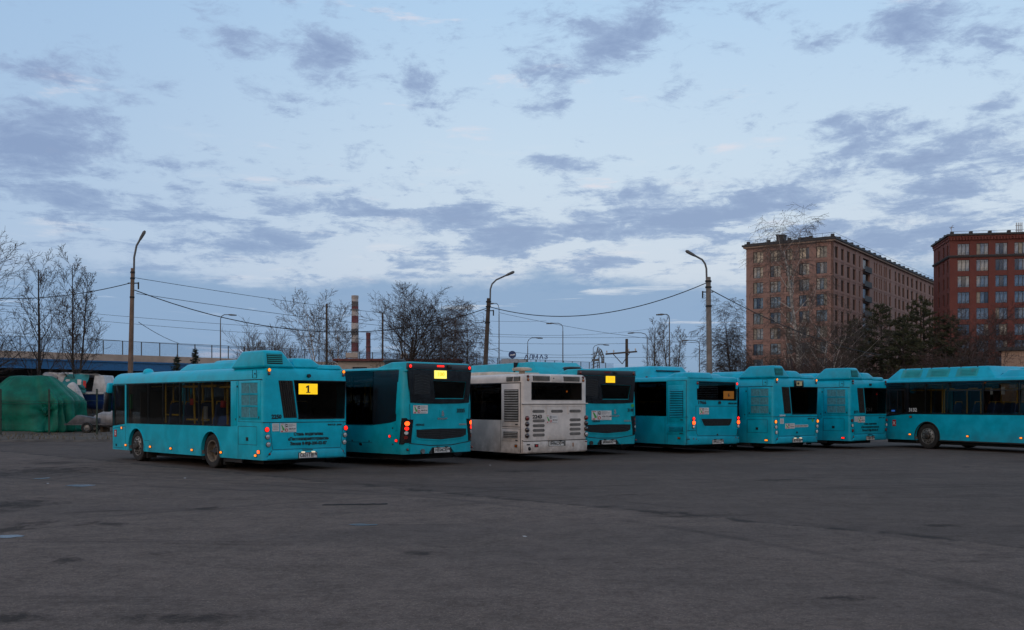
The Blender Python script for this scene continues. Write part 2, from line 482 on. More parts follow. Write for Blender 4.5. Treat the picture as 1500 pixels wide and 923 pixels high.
# ------------------------------------------------------------------ setting: ground, verge, added dark rise
STAINS = ((100, 820, 28, 4), (985, 752, 50, 2.4), (1000, 757, 40, 1.6), (605, 810, 28, 2.4), (150, 768, 60, 2.6, -.5), (1240, 876, 60, 3.2, -.3), (920, 725, 40, 1.2, -.3), (75, 678, 60, 2), (300, 745, 40, 2.2), (30, 772, 40, 9), (1380, 770, 40, 2.4), (760, 690, 50, 1.2), (275, 905, 120, 7), (70, 690, 110, 6), (20, 740, 70, 8), (40, 905, 70, 6), (1150, 703, 60, 1.4))
def gp(px, py):
    """ground point seen at column px, row py"""
    d = EYE * F_PX / (py - HOR)
    return (px - 750) / F_PX * d, d
def ground_material():
    m = bpy.data.materials.new('asphalt'); m.use_nodes = True
    t = m.node_tree; g = NG(t); b = t.nodes['Principled BSDF']
    P = g.new('ShaderNodeTexCoord').outputs['Object']
    big = g.noise(P, .09, 5, .6)
    mid = g.noise(P, .7, 6, .65, .3)
    fine = g.noise(P, 26.0, 4, .7)
    grit = g.noise(P, 48.0, 3, .7)
    # colour: worn grey with browner areas
    c = g.mixc(g.smooth(big, .3, .7), (0.123, 0.092, 0.074), (0.169, 0.125, 0.103))
    c = g.mixc(g.smooth(mid, .35, .72), c, (0.186, 0.139, 0.115))
    c = g.mixc(g.smooth(fine, .36, .64, 0, .60), c, (0.074, 0.055, 0.047))
    c = g.mixc(g.smooth(grit, .56, .70, 0, .85), c, (0.428, 0.338, 0.282))
    mot = g.noise(P, 2.2, 7, .72, .4)
    c = g.mixc(g.smooth(mot, .36, .66, .0, .55), c, (0.061, 0.046, 0.038))
    mot2 = g.noise(P, 11.0, 5, .75)
    c = g.mixc(g.smooth(mot2, .42, .66, 0, .50), c, (0.202, 0.155, 0.130))
    wide = g.noise(g.mapping(P, scale=(.35, 1.0, 1), rot=(0, 0, .2)), .16, 5, .6, .5)
    c = g.mixc(g.smooth(wide, .46, .66, 0, .4), c, (0.055, 0.046, 0.043))
    # older, darker paving on the bus side of a long seam
    sp_ = g.new('ShaderNodeSeparateXYZ'); g.put(sp_.inputs[0], P)
    sd = g.math('ADD', g.math('SUBTRACT', g.math('MULTIPLY_ADD', sp_.outputs[0], .97, sp_.outputs[1]), 17.5), g.math('MULTIPLY', g.noise(P, .9, 6, .65), 1.3))
    c = g.mixc(g.smooth(sd, .60, .75, 0, .30), c, (.036, .031, .028))
    seam = g.math('MULTIPLY', g.smooth(sd, .45, .62), g.smooth(sd, 1.0, .66))
    c = g.mixc(g.math('MULTIPLY', seam, g.smooth(mot, .38, .6, 0, .75)), c, (.022, .019, .018))
    # tyre arcs
    arcs = 0.0
    for cx, cy, R, wd in ((-16, 2, 21.5, .16), (-16, 2, 23.4, .16), (14, -6, 27.0, .15), (14, -6, 28.9, .15), (4, 44, 24.5, .18), (4, 44, 26.4, .18), (-30, 24, 20.0, .15)):
        dr = g.math('ABSOLUTE', g.math('SUBTRACT', g.vmath('LENGTH', g.vmath('SUBTRACT', P, (cx, cy, 0))), R))
        arcs = g.math('MAXIMUM', g.smooth(dr, wd, .02), arcs)
    c = g.mixc(g.math('MULTIPLY', arcs, g.smooth(wide, .40, .60, 0, .38)), c, (.030, .026, .024))
    # oily tracks where buses drive, drawn out along the lot
    S = g.mapping(P, scale=(.07, .42, 1), rot=(0, 0, -.14))
    tr = g.noise(S, 2.3, 7, .68, .6)
    S2 = g.mapping(P, scale=(.30, .9, 1), rot=(0, 0, .30))
    sp = g.noise(S2, 1.0, 7, .7, .8)
    dark = g.math('MAXIMUM', g.smooth(tr, .56, .72, 0, .75), g.smooth(sp, .60, .72, 0, .8))
    # old oil spills, each with a place of its own
    rag = g.noise(P, 2.6, 9, .76, .5)
    spill = 0.0
    for q in STAINS:
        (x, y), sc = gp(q[0], q[1]), 1.0
        sx = F_PX / y / q[2] / 1.5; sy = EYE * F_PX / (y * y) / q[3] / 2.2
        ln = g.vmath('LENGTH', g.vmath('MULTIPLY_ADD', P, (sx, sy, 0), (-x * sx, -y * sy, 0)))
        spill = g.math('MAXIMUM', g.smooth(ln, 1.0, 0.0), spill)
    spill = g.smooth(g.math('ADD', g.math('MULTIPLY', spill, .42), g.math('MULTIPLY', rag, 1.9)), 1.06, 1.42)
    dark = g.math('MAXIMUM', dark, spill)
    c = g.mixc(g.math('MULTIPLY', dark, .66), c, (.016, .0145, .014))
    cr = g.new('ShaderNodeTexVoronoi', feature='DISTANCE_TO_EDGE'); cr.inputs['Scale'].default_value = .16
    w = g.new('ShaderNodeTexNoise'); g.put(w.inputs['Vector'], P); w.inputs['Scale'].default_value = .8; w.inputs['Detail'].default_value = 6
    t.links.new(g.vmath('MULTIPLY_ADD', w.outputs['Color'], (1.6, 1.6, 0), P), cr.inputs['Vector'])
    crack = g.math('MULTIPLY', g.smooth(cr.outputs['Distance'], .007, .002), g.smooth(big, .52, .62))
    c = g.mixc(g.math('MULTIPLY', crack, .5), c, (.02, .019, .018))
    t.links.new(c, b.inputs['Base Color'])
    t.links.new(g.smooth(dark, 0, 1, .90, .97), b.inputs['Roughness'])
    b.inputs['Specular IOR Level'].default_value = .11
    bn = g.new('ShaderNodeBump'); bn.inputs['Strength'].default_value = .55; bn.inputs['Distance'].default_value = .012
    hgt = g.math('ADD', g.math('MULTIPLY', fine, .7), g.math('MULTIPLY', grit, .5))
    t.links.new(hgt, bn.inputs['Height']); t.links.new(bn.outputs[0], b.inputs['Normal'])
    M['asphalt'] = m
ground_material()
mat('patch_asphalt', (0.089, 0.065, 0.053), .85, var=.3, vscale=2.5, bump=.5, bscale=70)
mat('tar', (.012, .012, .012), .5)
mat('water', (.02, .028, .045), .22, spec=.8)
mat('soil', (.075, .055, .040), .95, var=.45, vscale=1.2, bump=.8, bscale=9)
mat('dry_grass', (.13, .10, .055), .9, var=.4, vscale=5)
mat('litter', (.40, .40, .40), .7)
mat('bark_dark', (.040, .032, .027), .9, var=.4, vscale=6)
mat('bark_grey', (.085, .072, .062), .9, var=.4, vscale=6)
mat('bark_birch', (.46, .42, .38), .8, var=.5, vscale=5)
mat('twig_brown', (.055, .040, .034), .9)
mat('twig_grey', (.085, .066, .055), .9)
mat('twig_red', (.062, .038, .032), .9)
mat('needle_dark', (.022, .032, .016), .8, var=.4, vscale=2)
mat('needle_olive', (.050, .054, .024), .8, var=.5, vscale=1.5)
mat('concrete_pole', (.20, .175, .155), .9, var=.25, vscale=4)
mat('wood_pole', (.075, .058, .047), .9, var=.3, vscale=4)
mat('pole_metal', (.13, .13, .13), .6, .4)
mat('lamp_body', (.10, .10, .10), .6)
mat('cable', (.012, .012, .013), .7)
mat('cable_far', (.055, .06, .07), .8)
mat('girder_blue', (.012, .105, .255), .5, var=.15)
mat('parapet_tan', (.40, .31, .25), .85, var=.15, vscale=.5)
mat('deck_grey', (.10, .10, .10), .9, var=.2)
mat('post_grey', (.10, .105, .11), .6, .3)
glass('screen_plastic', (.88, .90, .92), 1.3, .05, .25, (.55, .6, .65))

tag(raw('ground', [(-3000, -3000, 0), (3000, -3000, 0), (3000, 3000, 0), (-3000, 3000, 0)], [(0, 1, 2, 3)], 'asphalt'), None, None, kind='structure')

def verge():
    """bare soil behind and beside the lot, with an uneven rounded edge"""
    rnd = random.Random(11)
    edge = []
    x = -110.0
    while x < 95:
        y = 43.2 + .012 * (x + 25) if x < -13.5 else 57.0
        if -13.5 <= x < -9: y = 43.2 + (x + 13.5) * 3.1
        edge.append((x, y + rnd.uniform(-.22, .22))); x += .8
    V = []; Fc = []
    for x, y in edge:
        V += [(x, y, .004), (x, y + .25, .07 + rnd.uniform(-.02, .03)), (x, y + 1.4, .10 + rnd.uniform(-.03, .05)), (x, y + 8, .12 + rnd.uniform(-.05, .05)), (x, 118, .14)]
    for i in range(len(edge) - 1):
        for j in range(4): Fc.append((5 * i + j, 5 * (i + 1) + j, 5 * (i + 1) + j + 1, 5 * i + j + 1))
    tag(raw('verge', V, Fc, 'soil', None, 60), None, None, kind='structure')
    b = MB()
    for k in range(2600):
        x = rnd.uniform(-62, -12); y = 43.6 + rnd.random() ** 2 * 9 + .012 * (x + 25)
        for q in range(2):
            a = rnd.uniform(0, 2 * pi); h = rnd.uniform(.05, .22); w = .012
            dx, dy = cos(a) * w, sin(a) * w; lx, ly = rnd.uniform(-.08, .08), rnd.uniform(-.08, .08)
            z = .09
            b.add([(x - dx, y - dy, z), (x + dx, y + dy, z), (x + lx, y + ly, z + h)], [(0, 1, 2)])
    tag(raw('dry_grass', b.V, b.F, 'dry_grass'), 'short dry grass along the soil edge by the boats', 'grass', kind='stuff')
verge()

def blob_sheet(name, cx, cy, rx, ry, z, m, seed, n=40, rag=.25, rot=0.0):
    rnd = random.Random(seed)
    ph = [rnd.uniform(0, 6.28) for _ in range(6)]
    V = [(cx, cy, z)]
    for k in range(n):
        a = 2 * pi * k / n
        r = 1 + rag * sum(sin((i + 2) * a + ph[i]) / (i + 1.3) for i in range(6)) * .6
        x, y = rx * r * cos(a), ry * r * sin(a)
        V.append((cx + x * cos(rot) - y * sin(rot), cy + x * sin(rot) + y * cos(rot), z))
    return tag(raw(name, V, [(0, 1 + k, 1 + (k + 1) % n) for k in range(n)], m), None, None, kind='structure')

for k, (px, py, w, h) in enumerate(((118, 711.5, 20, 1.6), (531, 769, 19, 1.8), (14, 786, 22, 2.0), (62, 701, 9, 1.0))):
    x, y = gp(px, py); sc = y / F_PX
    blob_sheet('puddle', x, y, w * sc, h * y * y / (EYE * F_PX), .005, 'water', 40 + k, rag=.35)
# tar-filled joint
x0, y0 = gp(472, 740.5); x1, y1 = gp(567, 739)
tag(MB().tube([(x0 + (x1 - x0) * k / 14, y0 + (y1 - y0) * k / 14 + .02 * sin(k * 1.9), .004) for k in range(15)], [.012 + .008 * abs(sin(k * 1.3)) for k in range(15)], 5).build('tar_strip', 'tar'), 'thin black tar strip lying across the middle of the asphalt', 'tar strip')
rnd = random.Random(4)
for (px, py, s, lab) in ((769, 787, .035, 'white crumpled scrap of paper on the asphalt at the picture middle'), (70, 709, .03, 'pale scrap of litter beside the blue puddle at the left'), (271, 701, .03, 'small white scrap on the asphalt below the first bus'), (718, 682, .04, 'pale scrap of litter on the asphalt behind the white bus')):
    x, y = gp(px, py); b = MB()
    V = [(x + s * cos(k * 1.257) * rnd.uniform(.6, 1.2), y + s * sin(k * 1.257) * rnd.uniform(.6, 1.2), .006 + rnd.uniform(0, .012)) for k in range(5)] + [(x, y, .02), (x + s * .3, y, .004)]
    b.add(V, [(k, (k + 1) % 5, 5) for k in range(5)] + [(k, 6, (k + 1) % 5) for k in range(5)])
    tag(b.build('paper_scrap', 'litter'), lab, 'litter', 'litter on the asphalt')

def added_dark_rise():
    """added dark rise, mostly out of view, that darkens window reflections and closes the horizon"""
    rnd = random.Random(3); V = []; Fc = []; n = 260
    for k in range(n + 1):
        az = 2 * pi * k / n
        a = (az + pi) % (2 * pi) - pi
        inside = abs(a) < .62
        R = 480.0 if inside else 480 - 370 * min(1, (abs(a) - .62) / .25)
        h = (5.0 if inside else 6.5 + 4.0 * max(0.0, -cos(az))) + 2.6 * noise.noise(Vector((cos(az) * 9, sin(az) * 9, 0))) + 1.6 * noise.noise(Vector((cos(az) * 40, sin(az) * 40, 3))) + rnd.uniform(-.4, .4)  # added ring, raised behind the camera so low windows mirror something dark
        for r, z in ((R, -.2), (R + 3, h * .7), (R + 9, h), (R + 60, h * .9)): V.append((sin(az) * r, cos(az) * r, z))
    for k in range(n):
        for j in range(3): Fc.append((4 * k + j, 4 * k + j + 1, 4 * (k + 1) + j + 1, 4 * (k + 1) + j))
    mat('rise_brown', (.042, .036, .028), .95, var=.5, vscale=.3, bump=1.0, bscale=1.5)
    tag(raw('added_dark_rise', V, Fc, 'rise_brown'), None, None, kind='structure')
added_dark_rise()

# ------------------------------------------------------------------ overpass with noise screens
def overpass():
    o = thing('overpass', 'long road overpass with blue girder, tan parapet and clear noise screens', 'bridge', (-63.0, 122.0, 0), atan2(.71, .704))
    s0, s1 = -31.2, 117.0
    MB().box(s0, s1, .0, .5, 6.0, 7.2).box(s0, s1, -.18, .0, 7.05, 7.25).box(s0, s1, -.14, .0, 6.0, 6.12).build('girder', 'girder_blue', o)
    MB().box(s0, s1, -.05, .35, 7.26, 8.13).build('parapet', 'parapet_tan', o)
    MB().box(s0, s1, .5, 13.5, 6.3, 7.1).build('deck', 'deck_grey', o)
    MB().box(s0, s1, 13.0, 13.5, 6.0, 8.1).build('far_girder', 'deck_grey', o)
    MB().box(s0, s1, 11.0, 12.9, 0, 6.3).build('added_dark_wall', 'deck_grey', o)  # wall added behind the piers so the space under the deck looks dark
    x = s0 + 6
    while x < s1:
        MB().frus((x - .8, x + .8, 3, 10), (x - .9, x + .9, 2, 11), 0, 6.29).build('pier', 'deck_grey', o); x += 22
    bm_ = None; x = s0 + 2
    while x < s1:
        if bm_ is None:
            q = MB().prism([(-.1, 5.98), (1.6, 5.98), (1.6, 5.5)], lambda p, d: (d, p[0], p[1]), -.12, .12).build('bracket', 'deck_grey', o); bm_ = q.data
        else: q = new_obj('bracket', bm_, None, o)
        q.location.x = x; x += 5.2
    pm = sm = None; x = s0
    while x < s1:
        if pm is None:
            q = MB().box(-.05, .05, .05, .17, 8.13, 9.98).build('post', 'post_grey', o); pm = q.data
            r = MB().box(.055, 2.545, .09, .13, 8.16, 9.92).build('screen_panel', 'screen_plastic', o); sm = r.data
        else: q = new_obj('post', pm, None, o); r = new_obj('screen_panel', sm, None, o)
        q.location.x = r.location.x = x; x += 2.6
    MB().box(s0, s1, .06, .16, 9.93, 9.985).build('top_rail', 'post_grey', o)
overpass()

# ------------------------------------------------------------------ apartment blocks
def brick_material(name, c1, c2, mortar):
    m = bpy.data.materials.new(name); m.use_nodes = True
    t = m.node_tree; g = NG(t); b = t.nodes['Principled BSDF']
    P = g.new('ShaderNodeTexCoord').outputs['Object']
    sep = g.new('ShaderNodeSeparateXYZ'); g.put(sep.inputs[0], P)
    cmb = g.new('ShaderNodeCombineXYZ'); g.put(cmb.inputs[0], g.math('ADD', sep.outputs[0], sep.outputs[1])); g.put(cmb.inputs[1], sep.outputs[2])
    br = g.new('ShaderNodeTexBrick'); g.put(br.inputs['Vector'], cmb.outputs[0])
    br.inputs['Scale'].default_value = 1.0; br.inputs['Brick Width'].default_value = .26; br.inputs['Row Height'].default_value = .08; br.inputs['Mortar Size'].default_value = .008
    br.inputs['Color1'].default_value = (*c1, 1); br.inputs['Color2'].default_value = (*c2, 1); br.inputs['Mortar'].default_value = (*mortar, 1)
    n = g.noise(P, .35, 6, .65)
    c = g.mixc(g.smooth(n, .3, .7, 0, .35), br.outputs['Color'], tuple(v * .62 for v in c1))
    n2 = g.noise(g.mapping(P, scale=(1.2, 1.2, .12)), 1.0, 5, .6)
    c = g.mixc(g.smooth(n2, .55, .8, 0, .3), c, tuple(v * .5 for v in c2))
    t.links.new(c, b.inputs['Base Color']); b.inputs['Roughness'].default_value = .9
    M[name] = m
brick_material('brick_tan', (.345, .20, .163), (.275, .156, .127), (.34, .25, .215))
brick_material('brick_red', (.185, .048, .036), (.148, .038, .029), (.16, .08, .07))
brick_material('brick_pale', (.40, .26, .19), (.33, .20, .14), (.45, .38, .32))
brick_material('brick_white', (.52, .46, .40), (.46, .40, .34), (.42, .38, .34))
mat('stone_trim', (.34, .25, .20), .85, var=.2)
mat('cornice_dark', (.045, .045, .048), .7)
mat('roof_dark', (.035, .035, .038), .8)
mat('window_frame', (.022, .022, .024), .5)
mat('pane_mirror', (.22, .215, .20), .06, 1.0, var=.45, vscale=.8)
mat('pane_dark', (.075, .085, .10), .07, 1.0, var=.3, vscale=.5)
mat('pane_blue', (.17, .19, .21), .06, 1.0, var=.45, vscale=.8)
mat('pane_curtain', (.26, .24, .20), .5, .0, var=.4, vscale=1.5)
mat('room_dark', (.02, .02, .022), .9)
mat('antenna_metal', (.35, .35, .35), .5, .5)

def window_meshes(w, h, nv, pane):
    """frame with nv panes; returns shared meshes for the frame and one pane"""
    f = .07
    b = MB().box(0, w, 0, .12, 0, f).box(0, w, 0, .12, h - f, h).box(0, f, 0, .12, f, h - f).box(w - f, w, 0, .12, f, h - f)
    for k in range(1, nv): b.box(w * k / nv - f * .6, w * k / nv + f * .6, 0, .12, f, h - f)
    o = b.build('tmp', 'window_frame'); fm = o.data; bpy.data.objects.remove(o)
    pw = (w - f) / nv - f
    o = MB().box(0, pw, 0, .02, f, h - f).build('tmp', pane); pm = o.data; bpy.data.objects.remove(o)
    return fm, pm, [f + k * (pw + f) for k in range(nv)]

def block_face(o, fn_o, L, H, cols, rows, thick, wall, rnd, side=False, base=0.0):
    """boxes of wall round the openings of one face. cols: (s0, s1, panes); rows: (z0, z1)"""
    edges = [0.0]
    for s0, s1, _, _ in cols: edges += [s0, s1]
    edges.append(L)
    for k in range(0, len(edges), 2): fn_o(wall, edges[k], edges[k + 1], 0, thick, base, H)
    zs = [base]
    for z0, z1 in sorted(rows): zs += [z0, z1]
    zs.append(H)
    for s0, s1, _, _ in cols:
        for k in range(0, len(zs), 2): fn_o(wall, s0, s1, .06, thick, zs[k], zs[k + 1])

def tan_block():
    rnd = random.Random(21)
    ang = atan2(-.57137, .82069)
    o = thing('apartment_block', 'tan brick apartment block with dark cornice, seen from its corner', 'building', (52.0, 221.0, 0), ang)
    LF, LS, H = 19.25, 100.0, 35.9
    rows = [(32.57 - 3.39 * k, 35.0 - 3.39 * k) for k in range(9)]
    colsF = [(1.59, 3.88, 3, 0), (5.45, 7.82, 3, 0), (9.06, 10.47, 2, 0), (11.86, 14.11, 3, 0), (15.6, 17.93, 3, 0)]
    cs = [(1.25, 3.28), (5.47, 7.56), (9.82, 11.98), (14.17, 16.4), (18.98, 20.21), (31.3, 32.4), (33.3, 34.4), (35.9, 36.9), (37.55, 38.6), (40.2, 41.2), (41.8, 43.1), (45.3, 46.9), (50.8, 52.4), (54.2, 56.4), (58.4, 60.6), (63.1, 65.3), (67.7, 70.0), (72.9, 75.3), (77.8, 80.2), (82.6, 84.4), (88.5, 90.7), (92.5, 94.8)]
    colsS = [(a, b, 1, 0) for a, b in cs]
    wall = MB()
    F = lambda w, s0, s1, d0, d1, z0, z1: w.box(s0, s1, d0, d1, z0, z1)
    S = lambda w, s0, s1, d0, d1, z0, z1: w.box(LF - d1, LF - d0, s0, s1, z0, z1)
    block_face(o, F, LF, H, colsF, rows, .5, wall, rnd)
    colsS2 = sorted(colsS + [(22.2, 27.7, 0, 0)])
    block_face(o, S, LS, H, colsS2, rows, .5, wall, rnd, True)
    wall.box(0, .5, .5, LS, 0, H).box(.5, LF - .5, LS - .5, LS, 0, H)
    wall.build('wall', 'brick_tan', o)
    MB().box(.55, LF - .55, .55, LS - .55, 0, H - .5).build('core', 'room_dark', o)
    # window bands, cornice, parapet, roof boxes
    for k in range(9):
        z = 32.57 - 3.39 * k
        MB().box(-.06, LF + .06, -.06, -.001, z - .55, z - .35).build('string_course', 'brick_tan', o)
        MB().box(LF + .001, LF + .06, 0, LS, z - .55, z - .35).build('string_course', 'brick_tan', o)
    MB().box(-.5, LF + .5, -.5, LS, H, H + .35).build('cornice', 'stone_trim', o)
    MB().box(-.75, LF + .75, -.75, LS, H + .35, H + .75).build('parapet', 'cornice_dark', o)
    MB().box(-.3, LF + .3, -.3, LS - .3, H + .75, H + 1.0).build('roof', 'roof_dark', o)
    bx = None
    for (x, y) in [(.4 + k * 4.65, .3) for k in range(5)] + [(LF - .3, 5.0 + k * 4.65) for k in range(20)]:
        if bx is None: q = MB().box(-.33, .33, -.33, .33, H + .9, H + 1.55).build('roof_stub', 'cornice_dark', o, bevel=.05); bx = q.data
        else: q = new_obj('roof_stub', bx, None, o)
        q.location = (x, y, 0)
    MB().box(6.5, 8.2, 1.0, 2.6, H + .9, H + 2.6).box(6.4, 8.3, .9, 2.7, H + 2.3, H + 2.6).build('roof_box', 'cornice_dark', o)
    MB().box(11, 13.6, 2, 4, H + .9, H + 1.7).build('roof_box', 'roof_dark', o)
    rl = MB().tube([(-.2, -.2, H + 1.75), (LF + .2, -.2, H + 1.75), (LF + .2, LS - 1, H + 1.75)], .035, 4)
    for k in range(9): rl.tube([(-.2 + k * (LF + .4) / 8, -.2, H + .8), (-.2 + k * (LF + .4) / 8, -.2, H + 1.75)], .03, 4)
    rl.build('roof_railing', 'cornice_dark', o)
    MB().lathe([(1.0, 0), (.95, .5), (.5, 1.0), (.01, 1.15)], 12, lambda a, c, d: (a + LF - 5, c + 40, H + .9 + d)).build('roof_dome', 'stone_trim', o, 50)
    shared = {}
    def put(w, h, nv, pane, x, y, z, rz):
        key = (round(w, 2), round(h, 2), nv, pane)
        if key not in shared: shared[key] = window_meshes(w, h, nv, pane)
        fm, pm, offs = shared[key]
        wn = new_obj('window', fm, None, o); wn.location = (x, y, z); wn.rotation_euler = (0, 0, rz)
        for q in offs:
            alt = rnd.random()
            pk = 'pane_dark' if alt < .16 else ('pane_curtain' if alt < .30 and pane != 'pane_dark' else pane)
            k2 = (round(w, 2), round(h, 2), nv, pk)
            if k2 not in shared: shared[k2] = window_meshes(w, h, nv, pk)
            p = new_obj('pane', shared[k2][1], None, wn); p.location = (q, .06, 0); p.rotation_euler = (rnd.uniform(-.006, .006), 0, rnd.uniform(-.008, .008))
    for (z0, z1) in rows:
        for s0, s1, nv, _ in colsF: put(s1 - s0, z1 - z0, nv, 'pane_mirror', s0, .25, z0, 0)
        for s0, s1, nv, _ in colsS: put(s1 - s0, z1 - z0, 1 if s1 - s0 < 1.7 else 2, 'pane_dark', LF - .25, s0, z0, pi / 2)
        # loggia in the side face
        bal = MB().box(LF - .1, LF + .55, 22.0, 27.9, z0 - .75, z0 - .55).build('balcony', 'cornice_dark', o)
        MB().box(LF + .45, LF + .5, 22.05, 27.85, z0 - .55, z0 + .55).build('balustrade', 'cornice_dark', bal)
        put(5.5, z1 - z0, 4, 'pane_dark', LF - 1.2 + .75, 22.2, z0, pi / 2)
tan_block()

def red_block():
    rnd = random.Random(22)
    ang = atan2(-.18937, .98191)
    o = thing('apartment_block', 'dark red brick apartment block at the right edge with stepped cornice', 'building', (90.0, 204.7, 0), ang)
    LF, LS, H = 36.0, 14.0, 35.1
    rows = [(32.03 - 3.31 * k, 34.35 - 3.31 * k) for k in range(9)]
    colsF = [(1.54 + 3.62 * k, 3.84 + 3.62 * k, 3, 0) for k in range(9)]
    colsL = [(.6, 1.9, 1, 0), (4.0, 5.35, 1, 0), (8.3, 9.7, 1, 0)]
    wall = MB()
    Fn = lambda w, s0, s1, d0, d1, z0, z1: w.box(s0, s1, d0, d1, z0, z1)
    Ln = lambda w, s0, s1, d0, d1, z0, z1: w.box(d0, d1, s0, s1, z0, z1)
    block_face(o, Fn, LF, H, colsF, rows, .5, wall, rnd)
    wall2 = MB(); block_face(o, Ln, LS, H, colsL, rows, .5, wall2, rnd)
    wall.build('wall', 'brick_red', o)
    w2 = wall2.build('wall', 'brick_red', o); w2.location = (-.003, .503, 0)
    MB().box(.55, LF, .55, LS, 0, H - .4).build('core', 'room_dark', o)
    MB().box(-.25, LF, -.25, LS + .5, 31.55, 31.75).box(-.35, LF, -.35, LS + .5, 31.75, 31.95).build('belt_course', 'cornice_dark', o)
    MB().box(-.15, LF, -.15, LS + .5, H, H + .5).box(-.3, LF, -.3, LS + .5, H + .5, H + .9).build('cornice', 'brick_red', o)
    dm = None
    for k in range(60):
        if dm is None: q = MB().box(-.14, .14, -.28, .0, H - .05, H + .49).build('corbel', 'brick_red', o); dm = q.data
        else: q = new_obj('corbel', dm, None, o)
        q.location = (.2 + k * .6, -.151, 0)
    MB().box(-.6, LF, -.6, LS + .6, H + .9, H + 1.25).build('parapet', 'cornice_dark', o)
    bx = None
    for k in range(9):
        if bx is None: q = MB().box(-.33, .33, -.33, .33, H + 1.25, H + 1.75).build('roof_stub', 'cornice_dark', o, bevel=.05); bx = q.data
        else: q = new_obj('roof_stub', bx, None, o)
        q.location = (.5 + k * 3.62, .2, 0)
    for y in (4, 8, 12): q = new_obj('roof_stub', bx, None, o); q.location = (.1, y, 0)
    a = MB().tube([(.6, 1, H + 1.2), (.6, 1, H + 3.0)], .06, 5).tube([(.15, 1, H + 2.9), (1.1, 1, H + 2.8)], .05, 4).tube([(.35, 1, H + 2.5), (.9, 1, H + 3.3)], .05, 4).build('antenna', 'antenna_metal', o)
    mast = MB()
    for k in range(4): mast.box(13.0 + k * .35, 13.12 + k * .35, 1, 1.2, H + 1.2, H + 3.4)
    mast.box(12.9, 14.2, 1.2, 1.25, H + 1.8, H + 1.9).box(12.9, 14.2, 1.2, 1.25, H + 2.8, H + 2.9).build('cell_antenna', 'antenna_metal', o)
    MB().tube([(0, -.3, H + 1.75), (LF, -.3, H + 1.75)], .035, 4).build('roof_railing', 'antenna_metal', o)
    shared = {}
    def put(w, h, nv, pane, x, y, z, rz):
        key = (round(w, 2), round(h, 2), nv, pane)
        if key not in shared: shared[key] = window_meshes(w, h, nv, pane)
        fm, pm, offs = shared[key]
        wn = new_obj('window', fm, None, o); wn.location = (x, y, z); wn.rotation_euler = (0, 0, rz)
        for q in offs:
            alt = rnd.random()
            pk = 'pane_dark' if alt < .2 else ('pane_curtain' if alt < .30 and pane != 'pane_dark' else pane)
            k2 = (round(w, 2), round(h, 2), nv, pk)
            if k2 not in shared: shared[k2] = window_meshes(w, h, nv, pk)
            p = new_obj('pane', shared[k2][1], None, wn); p.location = (q, .06, 0); p.rotation_euler = (rnd.uniform(-.006, .006), 0, rnd.uniform(-.01, .01))
    for (z0, z1) in rows:
        for s0, s1, nv, _ in colsF:
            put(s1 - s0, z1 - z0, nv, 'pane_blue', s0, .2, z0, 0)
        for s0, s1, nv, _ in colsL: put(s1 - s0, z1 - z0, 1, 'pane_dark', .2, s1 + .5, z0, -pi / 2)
red_block()

